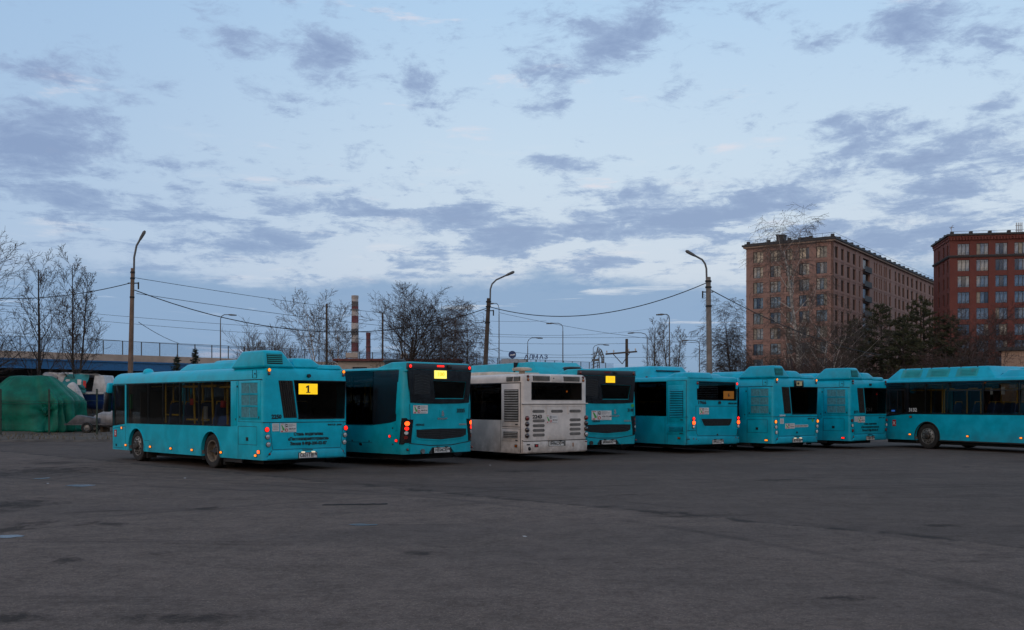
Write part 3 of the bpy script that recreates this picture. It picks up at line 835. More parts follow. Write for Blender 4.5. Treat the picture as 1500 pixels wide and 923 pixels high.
# ------------------------------------------------------------------ small buildings, chimneys, sign
def small_buildings():
    # white gate lodge behind the second bus
    o = thing('gate_lodge', 'small whitewashed brick lodge with a red roof edge behind the buses', 'building', (at(495, 560, 76).x, 76, 0), radians(4))
    W = 9.2; H = EYE + (HOR - 529) / F_PX * 76
    wl = MB(); cols = [(1.1, 2.2), (3.2, 4.5), (6.6, 7.7)]; z0, z1 = H - 1.75, H - .45
    e = [0] + [v for c in cols for v in c] + [W]
    for k in range(0, len(e), 2): wl.box(e[k], e[k + 1], 0, .3, 0, H)
    for a, b in cols: wl.box(a, b, 0, .3, 0, z0).box(a, b, 0, .3, z1, H)
    wl.box(0, .3, .3, 5, 0, H).box(W - .3, W, .3, 5, 0, H).box(.3, W - .3, 4.7, 5, 0, H)
    wl.build('wall', 'brick_white', o)
    for a, b in cols:
        f = MB().box(a, b, .12, .2, z0, z0 + .07).box(a, b, .12, .2, z1 - .07, z1).box(a, a + .07, .12, .2, z0 + .07, z1 - .07).box(b - .07, b, .12, .2, z0 + .07, z1 - .07).build('window', 'window_frame', o)
        MB().box(a + .07, b - .07, .15, .17, z0 + .07, z1 - .07).build('pane', 'pane_dark', f)
    mat('roof_red', (.15, .045, .04), .8, var=.3)
    MB().box(-.35, W + .35, -.35, 5.35, H, H + .18).build('roof', 'roof_red', o)
    MB().box(.5, 1.4, 1, 1.9, H + .32, H + .7).lathe([(.3, 0), (.28, .3), (.01, .42)], 10, lambda a, c, d: (a + 5.0, c + 1.0, H + .32 + d)).build('roof_vent', 'brick_white', o)
    # low pale brick building at the right edge
    o = thing('brick_outbuilding', 'low pale brick building at the right edge behind the side-on bus', 'building', (at(1467, 560, 64).x, 64, 0), radians(-30))
    H = EYE + (HOR - 514) / F_PX * 64
    MB().box(0, 14, 0, 8, 0, H).build('wall', 'brick_pale', o)
    MB().box(-.2, 14.2, -.2, 8.2, H, H + .22).build('roof', 'roof_dark', o)
    # hall with the roof sign
    o = thing('store_hall', 'grey flat hall with blue roof letters and a round blue sign', 'building', (at(735, 560, 150).x, 150, 0), radians(3))
    H = EYE + (HOR - 528) / F_PX * 150
    mat('panel_grey', (.30, .33, .37), .6, var=.1); mat('panel_dark', (.085, .075, .075), .6, var=.15); mat('sign_blue', (.012, .045, .16), .4); mat('sign_white', (.6, .62, .64), .5)
    w1 = 3.6
    for k in range(3): MB().box(k * 1.25, k * 1.25 + 1.22, 0, 8, 0, H + .25 - k * .04).build('wall_panel', 'panel_grey', o)
    for k in range(5): MB().box(3.8 + k * 1.04, 3.8 + k * 1.04 + 1.01, -.05, 8, 0, H - .22 - .02 * k).build('wall_panel', 'panel_dark', o)
    MB().box(.1, 8.8, .1, 7.9, H - .6, H - .5).build('roof', 'roof_dark', o)
    cx, cz = at(750.5, 519.5, 150).x - o.location.x, EYE + (HOR - 519.5) / F_PX * 150
    r = MB().lathe([(.01, -.08), (.55, -.08), (.58, -.04), (.58, .08), (.01, .08)], 20, lambda a, c, d: (cx + a, d, cz + c)).build('round_sign', 'sign_blue', o, 40)
    MB().prism([(-.42, -.06), (-.2, .03), (.0, .0), (.22, .12), (.43, .08), (.40, -.08), (.1, -.14), (-.25, -.16)], lambda p, d: (cx + p[0], d, cz + p[1]), -.12, -.085).build('sign_emblem', 'sign_white', r)
    MB().tube([(cx, .1, H), (cx, .1, cz - .5)], .05, 5).build('sign_post', 'post_grey', o)
    x0 = at(771, 523, 150).x - o.location.x
    for k, ch in enumerate('АЛМАЗ'):
        me = text_mesh(ch, .92, .12, .02).copy()
        q = new_obj('roof_letter', me, 'sign_blue', o); q.location = (x0 + k * .70 + (.18 if k > 2 else 0), -.1, EYE + (HOR - 523.2) / F_PX * 150); q.rotation_euler = (pi / 2, 0, 0)
        MB().box(x0 + k * .70 - .03, x0 + k * .70 + .03, -.02, .03, H - .5, H + .15).build('letter_post', 'post_grey', o)
small_buildings()

def chimney(px, d, top, w_px, bands, label, cols, base_row=540):
    r = w_px / 2 / F_PX * d; H = EYE + (HOR - top) / F_PX * d
    o = thing('factory_chimney', label, 'chimney', (at(px, 500, d).x, d, 0))
    ze = [EYE + (HOR - b) / F_PX * d for b in bands] + [0]
    for k in range(len(ze) - 1):
        z1, z0 = ze[k], ze[k + 1]
        q = lambda z: r * (1 + .22 * (1 - z / H))
        MB().lathe([(q(z1) * .98, z1), (q(z0), z0)], 20, lambda a, c, z: (a, c, z)).build('band', cols[k % len(cols)], o, 50)
    MB().lathe([(r * .7, H - .3), (r * .98, H), (r * 1.06, H - .1), (r * 1.06, H - 1.0), (r, H - 1.1)], 20, lambda a, c, z: (a, c, z)).build('crown', cols[0], o, 40)
    MB().lathe([(r * 1.02, H - 4.9), (r * 1.35, H - 4.9), (r * 1.35, H - 4.7), (r * 1.02, H - 4.7)], 16, lambda a, c, z: (a, c, z)).build('gallery', 'cornice_dark', o)
mat('band_pale', (.46, .42, .40), .9, var=.35, vscale=.3); mat('band_maroon', (.15, .055, .062), .9, var=.35, vscale=.3); mat('band_grey', (.12, .11, .11), .9, var=.3, vscale=.3)
chimney(520, 330, 433, 10, [433, 442, 449, 453, 463, 473, 482, 491, 502, 515], 'tall striped factory chimney in faded red and white', ['band_pale', 'band_grey', 'band_maroon', 'band_pale', 'band_maroon', 'band_pale', 'band_grey', 'band_pale', 'band_maroon'])
chimney(539.5, 330, 487, 6.5, [487, 515], 'short dark red chimney beside the tall striped one', ['band_maroon'])

# ------------------------------------------------------------------ lamp posts, poles, cables
def street_lamp(px, base_px, d, py_pole, head, r0, r1, label, m, group, y_lean=0):
    """concrete post with a steel arm; head = (column, row) of the lamp head"""
    H = EYE + (HOR - py_pole) / F_PX * d
    xt = (px - 750) / F_PX * d; xb = (base_px - 750) / F_PX * d
    o = thing('street_lamp', label, 'street lamp', (xb, d, 0), 0, group)
    dx = xt - xb
    MB().tube([(0, 0, -.2), (dx * .5, 0, H * .5), (dx, 0, H)], [r0, (r0 + r1) / 2, r1], 10).build('post', m, o, 50)
    hx = (head[0] - 750) / F_PX * d - xb; hz = EYE + (HOR - head[1]) / F_PX * d
    sg = 1 if hx > dx else -1
    z1 = H + (hz - H) * .52
    P = [(dx + sg * r1 * .6, 0, H - .5), (dx + sg * r1 * .8, 0, H + (z1 - H) * .7), (dx + sg * .10 + (hx - dx) * .08, 0, z1 + (hz - z1) * .12), (dx + (hx - dx) * .38, 0, z1 + (hz - z1) * .48), (hx - sg * .15, 0, hz - .10)]
    a = MB().tube(P, .05, 7).build('arm', 'pole_metal', o, 60)
    dr = Vector((P[-1][0] - P[-2][0], 0, P[-1][2] - P[-2][2])).normalized()
    c = Vector(P[-1])
    MB().tube([c - dr * .05, c + dr * .12, c + dr * .45, c + dr * .55], [.045, .075, .09, .045], 8).build('lamp_head', 'lamp_body', a, 50)
    cl = MB()
    for z in (H - .25, H - .55, H - 1.5):
        cl.lathe([(r1 * 1.0, 0), (r1 * 1.35, 0), (r1 * 1.35, .08), (r1, .08)], 10, lambda p, q, w: (dx * z / H + p, q, z + w))
    cl.tube([(dx - .25, 0, H - .75), (dx + .25, 0, H - .75)], .03, 5).tube([(dx + sg * .28, 0, H - 1.05), (dx + sg * .28, 0, H - .7)], .04, 5)
    cl.build('clamp', 'cable', o)
    return Vector((xb + dx, d, H))
mat('concrete_brown', (.17, .115, .085), .9, var=.25, vscale=3)
street_lamp(194.5, 189, 50, 393, (209, 349), .15, .09, 'tall brown street lamp behind the front of the first bus', 'concrete_brown', 'street lamps')
street_lamp(716, 706, 60, 437, (745, 401), .17, .12, 'leaning street lamp between the big dark tree and the white bus', 'wood_pole', 'street lamps')
street_lamp(1037.5, 1040.5, 50, 406, (1014, 372), .16, .12, 'pale grey concrete street lamp left of the tan building', 'concrete_pole', 'street lamps')

def far_lamp(px, d, py_top, head, label, r=.068):
    H = EYE + (HOR - py_top) / F_PX * d
    x = (px - 750) / F_PX * d
    o = thing('street_lamp', label, 'street lamp', (x, d, 0), 0, 'street lamps')
    MB().tube([(0, 0, 0), (0, 0, H)], [r * 1.3, r * .8], 7).build('post', 'pole_metal', o, 50)
    hx = (head[0] - 750) / F_PX * d - x; hz = EYE + (HOR - head[1]) / F_PX * d
    a = MB().tube([(0, 0, H - .3), (0, 0, H + (hz - H) * .5), (hx * .15, 0, H + (hz - H) * .82), (hx * .5, 0, hz), (hx, 0, hz)], r * .65, 6).build('arm', 'pole_metal', o, 60)
    sg = 1 if hx > 0 else -1
    MB().tube([(hx, 0, hz), (hx + sg * .3, 0, hz - .02), (hx + sg * .9, 0, hz - .06)], [r * .7, r * 1.4, r * .9], 7).build('lamp_head', 'lamp_body', a, 50)
far_lamp(323, 105, 474, (334, 461), 'small street lamp in front of the overpass left of the bare bush')
far_lamp(731, 120, 460, (724, 444.5), 'thin street lamp just right of the leaning one')
far_lamp(773, 130, 507, (785, 495), 'short street lamp behind the roof letters')
far_lamp(824.5, 120, 485, (811, 473.5), 'slim street lamp between the roof letters and the crane')
far_lamp(869, 140, 515, (883, 505), 'small street lamp beside the harbour crane')
far_lamp(948, 125, 498, (930, 487.5), 'street lamp in the left of the two pale trees', .07)
far_lamp(980.5, 110, 472, (973, 460.5), 'street lamp in front of the right one of the two pale trees', .08)
far_lamp(1024.5, 120, 506, (1009, 498.5), 'small street lamp close left of the concrete lamp')

def utility_pole(px, d, top, arms, label, r=.13, horn=False):
    H = EYE + (HOR - top) / F_PX * d
    o = thing('utility_pole', label, 'utility pole', ((px - 750) / F_PX * d, d, 0), 0, 'utility poles')
    MB().tube([(0, 0, 0), (0, 0, H)], [r * 1.25, r], 8).build('pole', 'wood_pole', o, 50)
    for k in range(arms):
        z = H - 1.0 - k * .9
        a = MB().box(-1.25, 1.25, -.16, -.06, z - .06, z + .06).tube([(-.7, -.1, z), (0, -.1, z - .8)], .03, 4).tube([(.7, -.1, z), (0, -.1, z - .8)], .03, 4).build('cross_arm', 'wood_pole', o)
        a.rotation_euler = (0, -.09, radians(20)) if horn else (0, 0, .1)
        for x in (-1.15, -.6, .6, 1.15): MB().lathe([(.02, 0), (.05, .06), (.06, .12), (.03, .2)], 8, lambda p, q, w: (x + p, -.1 + q, z + .06 + w)).build('insulator', 'sign_white', a, 60)
    if horn:
        z = H - 3.2
        h = MB().tube([(0, 0, z + .3), (-.6, -.2, z), (-1.0, -.3, z - .25)], .03, 5).build('speaker_bracket', 'wood_pole', o)
        MB().lathe([(.06, 0), (.1, .15), (.28, .45), (.30, .47)], 12, lambda p, q, w: (-.95 - w * .9, -.3 + p, z - .3 + q * .9 - w * .25)).build('horn_speaker', 'cornice_dark', h, 50)
        MB().box(.08, .3, -.15, .15, z - .6, z - .1).build('junction_box', 'cornice_dark', o)
utility_pole(918, 72, 496.5, 1, 'dark wooden utility pole with cross arm and horn speaker', .10, True)
utility_pole(478.5, 84, 445, 0, 'bare dark utility pole inside the pale birch tree', .09)
utility_pole(560.5, 90, 458, 0, 'bare utility pole left of the big dark tree', .08)

def cable(p, q, sag, r, label, m='cable', n=22):
    p, q = Vector(p), Vector(q)
    pts = [p.lerp(q, k / n) - Vector((0, 0, sag * 4 * (k / n) * (1 - k / n))) for k in range(n + 1)]
    tag(MB().tube(pts, r, 5).build('overhead_cable', m), label, 'cable', 'overhead cables')
cable(at(-60, 432, 56), at(190, 415, 50), .45, .022, 'black overhead cable from the left edge to the first street lamp')
cable(at(197, 425, 50), at(712, 452, 60), 1.75, .024, 'thick sagging cable between the first and the leaning street lamp')
cable(at(719, 450, 60), at(1036, 414, 50), 1.05, .024, 'twisted sagging cable between the leaning and the concrete street lamp')
cable(at(1040, 424, 50), at(1290, 520, 70), .5, .024, 'black cable running down from the concrete lamp towards the building')
cable(at(198, 407, 50), at(800, 470, 130), .8, .014, 'thin upper cable running right from the first street lamp')
cable(at(200, 430, 50), at(950, 482, 130), 1.4, .014, 'thin cable just under the thick one at the first lamp')
cable(at(715, 468, 60), at(690, 470, 61), .15, .02, 'short slack cable loop at the leaning lamp')
cable(at(203, 472, 52), at(262, 503, 69), .1, .016, 'slanting stay cable right of the first street lamp')
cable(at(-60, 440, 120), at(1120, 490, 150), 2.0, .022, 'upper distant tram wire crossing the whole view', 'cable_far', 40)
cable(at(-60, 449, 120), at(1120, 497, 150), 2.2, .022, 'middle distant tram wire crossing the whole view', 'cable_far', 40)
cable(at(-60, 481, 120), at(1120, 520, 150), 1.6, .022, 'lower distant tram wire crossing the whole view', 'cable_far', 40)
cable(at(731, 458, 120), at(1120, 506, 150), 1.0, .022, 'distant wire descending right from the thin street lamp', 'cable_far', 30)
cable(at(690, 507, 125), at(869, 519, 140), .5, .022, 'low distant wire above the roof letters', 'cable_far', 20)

def crane():
    d = 240.0; c = at(872, 540, d)
    o = thing('harbour_crane', 'distant lattice harbour crane with bent jib between the lamps', 'crane', (c.x, d, 0))
    s = d / F_PX; Z = lambda row: EYE + (HOR - row) * s
    X = lambda col: (col - 872) * s
    b = MB()
    for x in (-1.2, 1.2): b.tube([(x, 0, 0), (x * .4 + .4, 0, Z(515))], .13, 5)
    for k in range(6):
        z = Z(545) + k * (Z(515) - Z(545)) / 6; b.tube([(-1.0, 0, z), (1.0, 0, z + .9)], .07, 4)
    b.build('tower', 'pole_metal', o)
    j = MB(); top = [(X(873), 0, Z(520)), (X(876), 0, Z(508)), (X(881), 0, Z(513)), (X(884.5), 0, Z(522)), (X(884.5), 0, Z(530))]
    low = [(X(870), 0, Z(527)), (X(875), 0, Z(516)), (X(879), 0, Z(519)), (X(881.5), 0, Z(525)), (X(881.5), 0, Z(530))]
    j.tube(top, .13, 5).tube(low, .13, 5)
    for k in range(4):
        for f in (0, .5):
            a = Vector(top[k]).lerp(Vector(top[k + 1]), f); e = Vector(low[k]).lerp(Vector(low[k + 1]), f); e2 = Vector(low[k]).lerp(Vector(low[k + 1]), min(1, f + .5))
            j.tube([a, e], .07, 4).tube([a, e2], .07, 4)
    j.build('jib', 'pole_metal', o)
    MB().box(X(881), X(885), -.6, .6, Z(532), Z(529)).build('counterweight', 'pole_metal', o)
    MB().box(-.8, .8, -.6, .6, Z(529), Z(526)).build('cab', 'pole_metal', o)
crane()

# ------------------------------------------------------------------ trees
class Tree:
    def __init__(s, seed): s.rnd = random.Random(seed); s.B = []
    def rv(s):
        r = s.rnd
        return Vector((r.gauss(0, 1), r.gauss(0, 1), r.gauss(0, 1)))
    def grow(s, p, d, L, r, lev, st):
        rnd = s.rnd
        n = (9, 7, 4, 2, 1)[lev]
        pts = [p.copy()]; rad = [r]; d = d.normalized(); dirs = [d]
        tip = (.18, .15, .25, .4, .5)[lev]
        for i in range(n):
            f = (i + 1) / n
            d = d + s.rv() * st['jit'] * (.6, 1.1, .9, .6, .5)[lev] * .5 + Vector((0, 0, st['trop'][lev]))
            d.normalize()
            p = p + d * (L / n); pts.append(p.copy()); dirs.append(d.copy()); rad.append(max(st['rmin'], r * (1 - (1 - tip) * f)))
        s.B.append((lev, pts, rad))
        if lev >= st['lev']: return
        k = st['n'][lev]; az = rnd.uniform(0, 6.28)
        f0 = st['f0'][lev]
        for c in range(k):
            f = f0 + (1 - f0) * (c + rnd.random() * .9) / k
            q = min(n - 1e-4, f * n); i = int(q); w = q - i
            pp = pts[i].lerp(pts[i + 1], w); dd = dirs[i + 1]
            az += 2.4 + rnd.uniform(-.5, .5)
            t = dd.cross(Vector((.31, .2, 1))); t = t.normalized() if t.length > 1e-4 else Vector((1, 0, 0))
            u = dd.cross(t)
            an = radians(st['ang'][lev] + rnd.uniform(-13, 13))
            nd = dd * cos(an) + (t * cos(az) + u * sin(az)) * sin(an)
            Lc = L * st['ratio'][lev] * (1 - st['shrink'][lev] * f) * rnd.uniform(.65, 1.25)
            rc = max(st['rmin'], (rad[i] * (1 - w) + rad[i + 1] * w) * st['rr'][lev])
            s.grow(pp, nd, Lc, rc, lev + 1, st)

ST = {
 'slender': dict(lev=4, n=(20, 6, 5, 3), f0=(.22, .15, .15, .15), ang=(34, 32, 34, 34), ratio=(.36, .52, .52, .55), shrink=(.68, .4, .3, .2), rr=(.38, .55, .6, .7), trop=(.03, .12, .08, .05, 0), jit=.09, rmin=.0075),
 'wide': dict(lev=4, n=(13, 8, 6, 5), f0=(.20, .18, .15, .15), ang=(48, 40, 38, 36), ratio=(.66, .54, .52, .52), shrink=(.45, .35, .3, .2), rr=(.60, .58, .58, .65), trop=(.03, .10, .08, .05, 0), jit=.13, rmin=.0085),
 'oak': dict(lev=4, n=(15, 8, 7, 5), f0=(.16, .18, .15, .15), ang=(44, 40, 38, 36), ratio=(.60, .54, .52, .50), shrink=(.42, .35, .3, .2), rr=(.62, .60, .58, .65), trop=(.03, .09, .07, .05, 0), jit=.14, rmin=.0082),
 'airy': dict(lev=4, n=(13, 7, 6, 4), f0=(.20, .18, .15, .15), ang=(40, 38, 36, 34), ratio=(.56, .52, .52, .52), shrink=(.5, .35, .3, .2), rr=(.58, .56, .56, .62), trop=(.04, .10, .08, .05, 0), jit=.12, rmin=.0088),
 'weeping': dict(lev=4, n=(16, 7, 6, 4), f0=(.20, .15, .15, .15), ang=(40, 40, 42, 38), ratio=(.42, .5, .6, .85), shrink=(.5, .3, .2, .1), rr=(.5, .58, .58, .65), trop=(.03, .08, -.06, -.34, -.7), jit=.12, rmin=.0075),
 'bush': dict(lev=3, n=(10, 7, 6), f0=(.1, .15, .15), ang=(22, 28, 30), ratio=(.6, .5, .52), shrink=(.4, .3, .2), rr=(.6, .58, .65), trop=(.05, .10, .08, .05, 0), jit=.09, rmin=.0095),
 'tangle': dict(lev=3, n=(11, 8, 7), f0=(.08, .12, .12), ang=(40, 46, 46), ratio=(.66, .6, .62), shrink=(.4, .3, .2), rr=(.6, .58, .65), trop=(.02, .03, .0, .0, 0), jit=.18, rmin=.0095),
 'birch_tall': dict(lev=4, n=(26, 6, 5, 4), f0=(.15, .15, .15, .15), ang=(44, 42, 44, 40), ratio=(.27, .58, .62, .9), shrink=(.30, .3, .2, .1), rr=(.38, .58, .58, .65), trop=(.03, .10, -.05, -.34, -.7), jit=.11, rmin=.0085),
}
def bare_tree(px, d, top, style, seed, label, bark, twig, stems=1, spread=.0, r0=None, lean=0.0, name='bare_tree', group='bare trees'):
    H = EYE + (HOR - top) / F_PX * d
    st = ST[style]; T = Tree(seed); rnd = T.rnd
    o = thing(name, label, 'tree', ((px - 750) / F_PX * d, d, 0), 0, group)
    for k in range(stems):
        a = rnd.uniform(0, 6.28); off = Vector((cos(a), sin(a), 0)) * (.0 if stems == 1 else .22 * rnd.random() + .1)
        tilt = Vector((cos(a), sin(a) * .6, 0)) * spread + Vector((lean, 0, 0))
        T.grow(off, Vector((0, 0, 1)) + tilt, H * (1.0 if k == 0 else rnd.uniform(.8, .98)), (r0 or H * .0125) * (1 if stems == 1 else .8), 0, st)
    top_z = max(p.z for l, pts, r in T.B for p in pts)
    kz = H / top_z
    a, b = MB(), MB()
    for lev, pts, rad in T.B:
        pts = [Vector((p.x * (.6 + .4 * kz), p.y, p.z * kz)) for p in pts]
        (a if lev <= 1 else b).tube(pts, rad, 7 if lev == 0 else (5 if lev == 1 else 3), cap=False)
    raw('trunk', a.V, a.F, bark, o, 60)
    raw('crown', b.V, b.F, twig, o)
    return o
bare_tree(-52, 58, 338, 'wide', 1, 'large bare tree cut off by the left edge', 'bark_dark', 'twig_brown', r0=.17)
bare_tree(55, 63, 362, 'slender', 2, 'slender bare tree behind the green tarpaulin', 'bark_dark', 'twig_brown', r0=.15)
bare_tree(106, 60, 357, 'slender', 13, 'bare tree with two stems between the tarpaulin and the first lamp', 'bark_dark', 'twig_brown', stems=2, spread=.07, r0=.12)
bare_tree(392, 92, 462, 'bush', 4, 'vase-shaped bare bush above the first bus', 'bark_grey', 'twig_grey', stems=9, spread=.28, r0=.085)
bare_tree(480, 86, 424, 'airy', 5, 'pale-barked bare tree left of the striped chimney', 'bark_birch', 'twig_grey', stems=2, spread=.16, r0=.13)
bare_tree(588, 70, 402, 'oak', 52, 'big dark spreading tree above the second bus', 'bark_dark', 'twig_brown', stems=2, spread=.12, r0=.19)
bare_tree(640, 78, 438, 'weeping', 7, 'weeping birch directly right of the big dark tree', 'bark_grey', 'twig_red', r0=.13)
bare_tree(662, 80, 430, 'weeping', 8, 'tallest weeping birch in the middle of the clump', 'bark_birch', 'twig_red', r0=.13)
bare_tree(686, 76, 440, 'weeping', 9, 'weeping birch at the right end of the clump by the leaning lamp', 'bark_grey', 'twig_red', r0=.12)
bare_tree(622, 86, 500, 'tangle', 19, 'low bare tree behind the clump of weeping birches', 'bark_dark', 'twig_red', stems=3, spread=.3, r0=.1)
bare_tree(956, 96, 462, 'slender', 10, 'left one of two pale bare trees left of the concrete lamp', 'bark_grey', 'twig_grey', r0=.14)
bare_tree(986, 92, 461, 'slender', 11, 'right one of two pale bare trees left of the concrete lamp', 'bark_grey', 'twig_grey', stems=2, spread=.1, r0=.13)
bare_tree(1082, 80, 430, 'weeping', 12, 'round weeping bare tree against the left edge of the tan building', 'bark_dark', 'twig_brown', stems=2, spread=.1, r0=.14)
bare_tree(1170, 75, 288, 'birch_tall', 33, 'tall white-stemmed birch rising above the tan building roof', 'bark_birch', 'twig_grey', r0=.23)
bare_tree(1200, 72, 432, 'wide', 14, 'pale crooked bare tree in front of the tan building corner', 'bark_birch', 'twig_grey', stems=2, spread=.25, r0=.09)
bare_tree(1118, 84, 488, 'tangle', 15, 'tangled bare tree at the foot of the tan front', 'bark_dark', 'twig_red', stems=4, spread=.3, r0=.09)
bare_tree(1236, 80, 505, 'tangle', 16, 'tangled bare shrub below the tan building corner', 'bark_dark', 'twig_red', stems=5, spread=.35, r0=.08)
bare_tree(1424, 74, 440, 'wide', 17, 'dark bare tree in front of the red building', 'bark_dark', 'twig_red', r0=.15, lean=-.1)
bare_tree(1478, 78, 452, 'wide', 18, 'bare tree at the right edge before the pale outbuilding', 'bark_dark', 'twig_red', stems=2, spread=.2, r0=.13)
bare_tree(1376, 82, 500, 'tangle', 20, 'tangled bare shrub between the pines and the red building', 'bark_dark', 'twig_red', stems=5, spread=.35, r0=.08)
bare_tree(1150, 70, 515, 'tangle', 23, 'low shrub left of the white birch stem', 'bark_dark', 'twig_red', stems=5, spread=.35, r0=.06)
bare_tree(1340, 68, 522, 'tangle', 24, 'low bare shrub in front of the pines', 'bark_dark', 'twig_red', stems=5, spread=.35, r0=.06)
bare_tree(1440, 66, 498, 'tangle', 25, 'low bare shrub left of the pale outbuilding', 'bark_dark', 'twig_red', stems=5, spread=.35, r0=.06)

def conifer(px, d, top, seed, label, kind):
    H = EYE + (HOR - top) / F_PX * d
    rnd = random.Random(seed)
    o = thing('pine_tree' if kind == 'pine' else 'spruce_tree', label, 'tree', ((px - 750) / F_PX * d, d, 0), 0, 'conifers')
    a, b = MB(), MB()
    a.tube([(0, 0, 0), (.1, 0, H * .5), (0, 0, H * .97)], [H * .018, H * .012, .02], 7)
    n = int(H * (11 if kind == 'pine' else 18))
    for k in range(n):
        f = (.10 if kind == 'pine' else .05) + .88 * (k + rnd.random()) / n
        z = H * f
        R = (H * .34 * (1 - f) ** .5 * rnd.uniform(.55, 1.15)) if kind == 'pine' else (H * .24 * (1 - f) ** .9 * rnd.uniform(.75, 1.1))
        az = k * 2.4 + rnd.uniform(-.4, .4)
        dirv = Vector((cos(az), sin(az), rnd.uniform(.1, .45) if kind == 'pine' else rnd.uniform(-.25, .1))).normalized()
        tip = Vector((0, 0, z)) + dirv * R
        a.tube([Vector((0, 0, z)), tip], [max(.012, R * .016), .008], 4, cap=False)
        m = max(5, int(R * (11 if kind == 'pine' else 18)))
        for q in range(m):
            t = rnd.uniform(.35, 1.05) if kind == 'pine' else rnd.uniform(.1, 1.05)
            c = Vector((0, 0, z)).lerp(tip, t) + Vector((rnd.gauss(0, .16), rnd.gauss(0, .16), rnd.gauss(0, .10))) * (R * .35)
            for w in range(9 if kind == 'pine' else 5):
                u = Vector((rnd.gauss(0, 1), rnd.gauss(0, 1), rnd.gauss(.5, .7))).normalized() * rnd.uniform(.16, .36) * (1 if kind == 'pine' else .7)
                v = u.cross(Vector((rnd.gauss(0, 1), rnd.gauss(0, 1), rnd.gauss(0, 1)))).normalized() * .034
                b.add([c - v, c + v, c + u], [(0, 1, 2)])
    raw('trunk', a.V, a.F, 'bark_dark', o, 60)
    raw('crown', b.V, b.F, 'needle_olive' if kind == 'pine' else 'needle_dark', o)
conifer(1290, 80, 444, 1, 'broad dark pine right of the tan building corner', 'pine')
conifer(1352, 79, 436, 2, 'tallest dark pine in front of the gap between both blocks', 'pine')
conifer(1252, 80, 468, 3, 'lower pine at the left end of the pine clump', 'pine')
conifer(1322, 76, 462, 4, 'dense low pine in the middle of the clump', 'pine')
conifer(1392, 79, 462, 5, 'ragged pine under the left corner of the red building', 'pine')
conifer(259, 70, 516, 6, 'smaller left one of two young spruces behind the first bus', 'spruce')
conifer(286, 70, 504, 7, 'taller right one of two young spruces behind the first bus', 'spruce')

# ------------------------------------------------------------------ buses
def rring(z, hw, y0, y1, rr, rf, n=5):
    """rounded-rectangle ring, counter-clockwise seen from above"""
    P = []
    for cx, cy, r, a0 in ((-hw + rr, y0 + rr, rr, pi), (hw - rr, y0 + rr, rr, 1.5 * pi), (hw - rf, y1 - rf, rf, 0), (-hw + rf, y1 - rf, rf, .5 * pi)):
        for k in range(n + 1):
            a = a0 + k * (pi / 2) / n
            P.append((cx + r * cos(a), cy + r * sin(a), z))
    return P

def shell(rings):
    n = len(rings[0]); V = [p for r in rings for p in r]; Fc = [tuple(range(n - 1, -1, -1))]
    for i in range(len(rings) - 1):
        for k in range(n):
            k2 = (k + 1) % n
            Fc.append((i * n + k, i * n + k2, (i + 1) * n + k2, (i + 1) * n + k))
    b = (len(rings) - 1) * n
    Fc.append(tuple(b + k for k in range(n)))
    return V, Fc

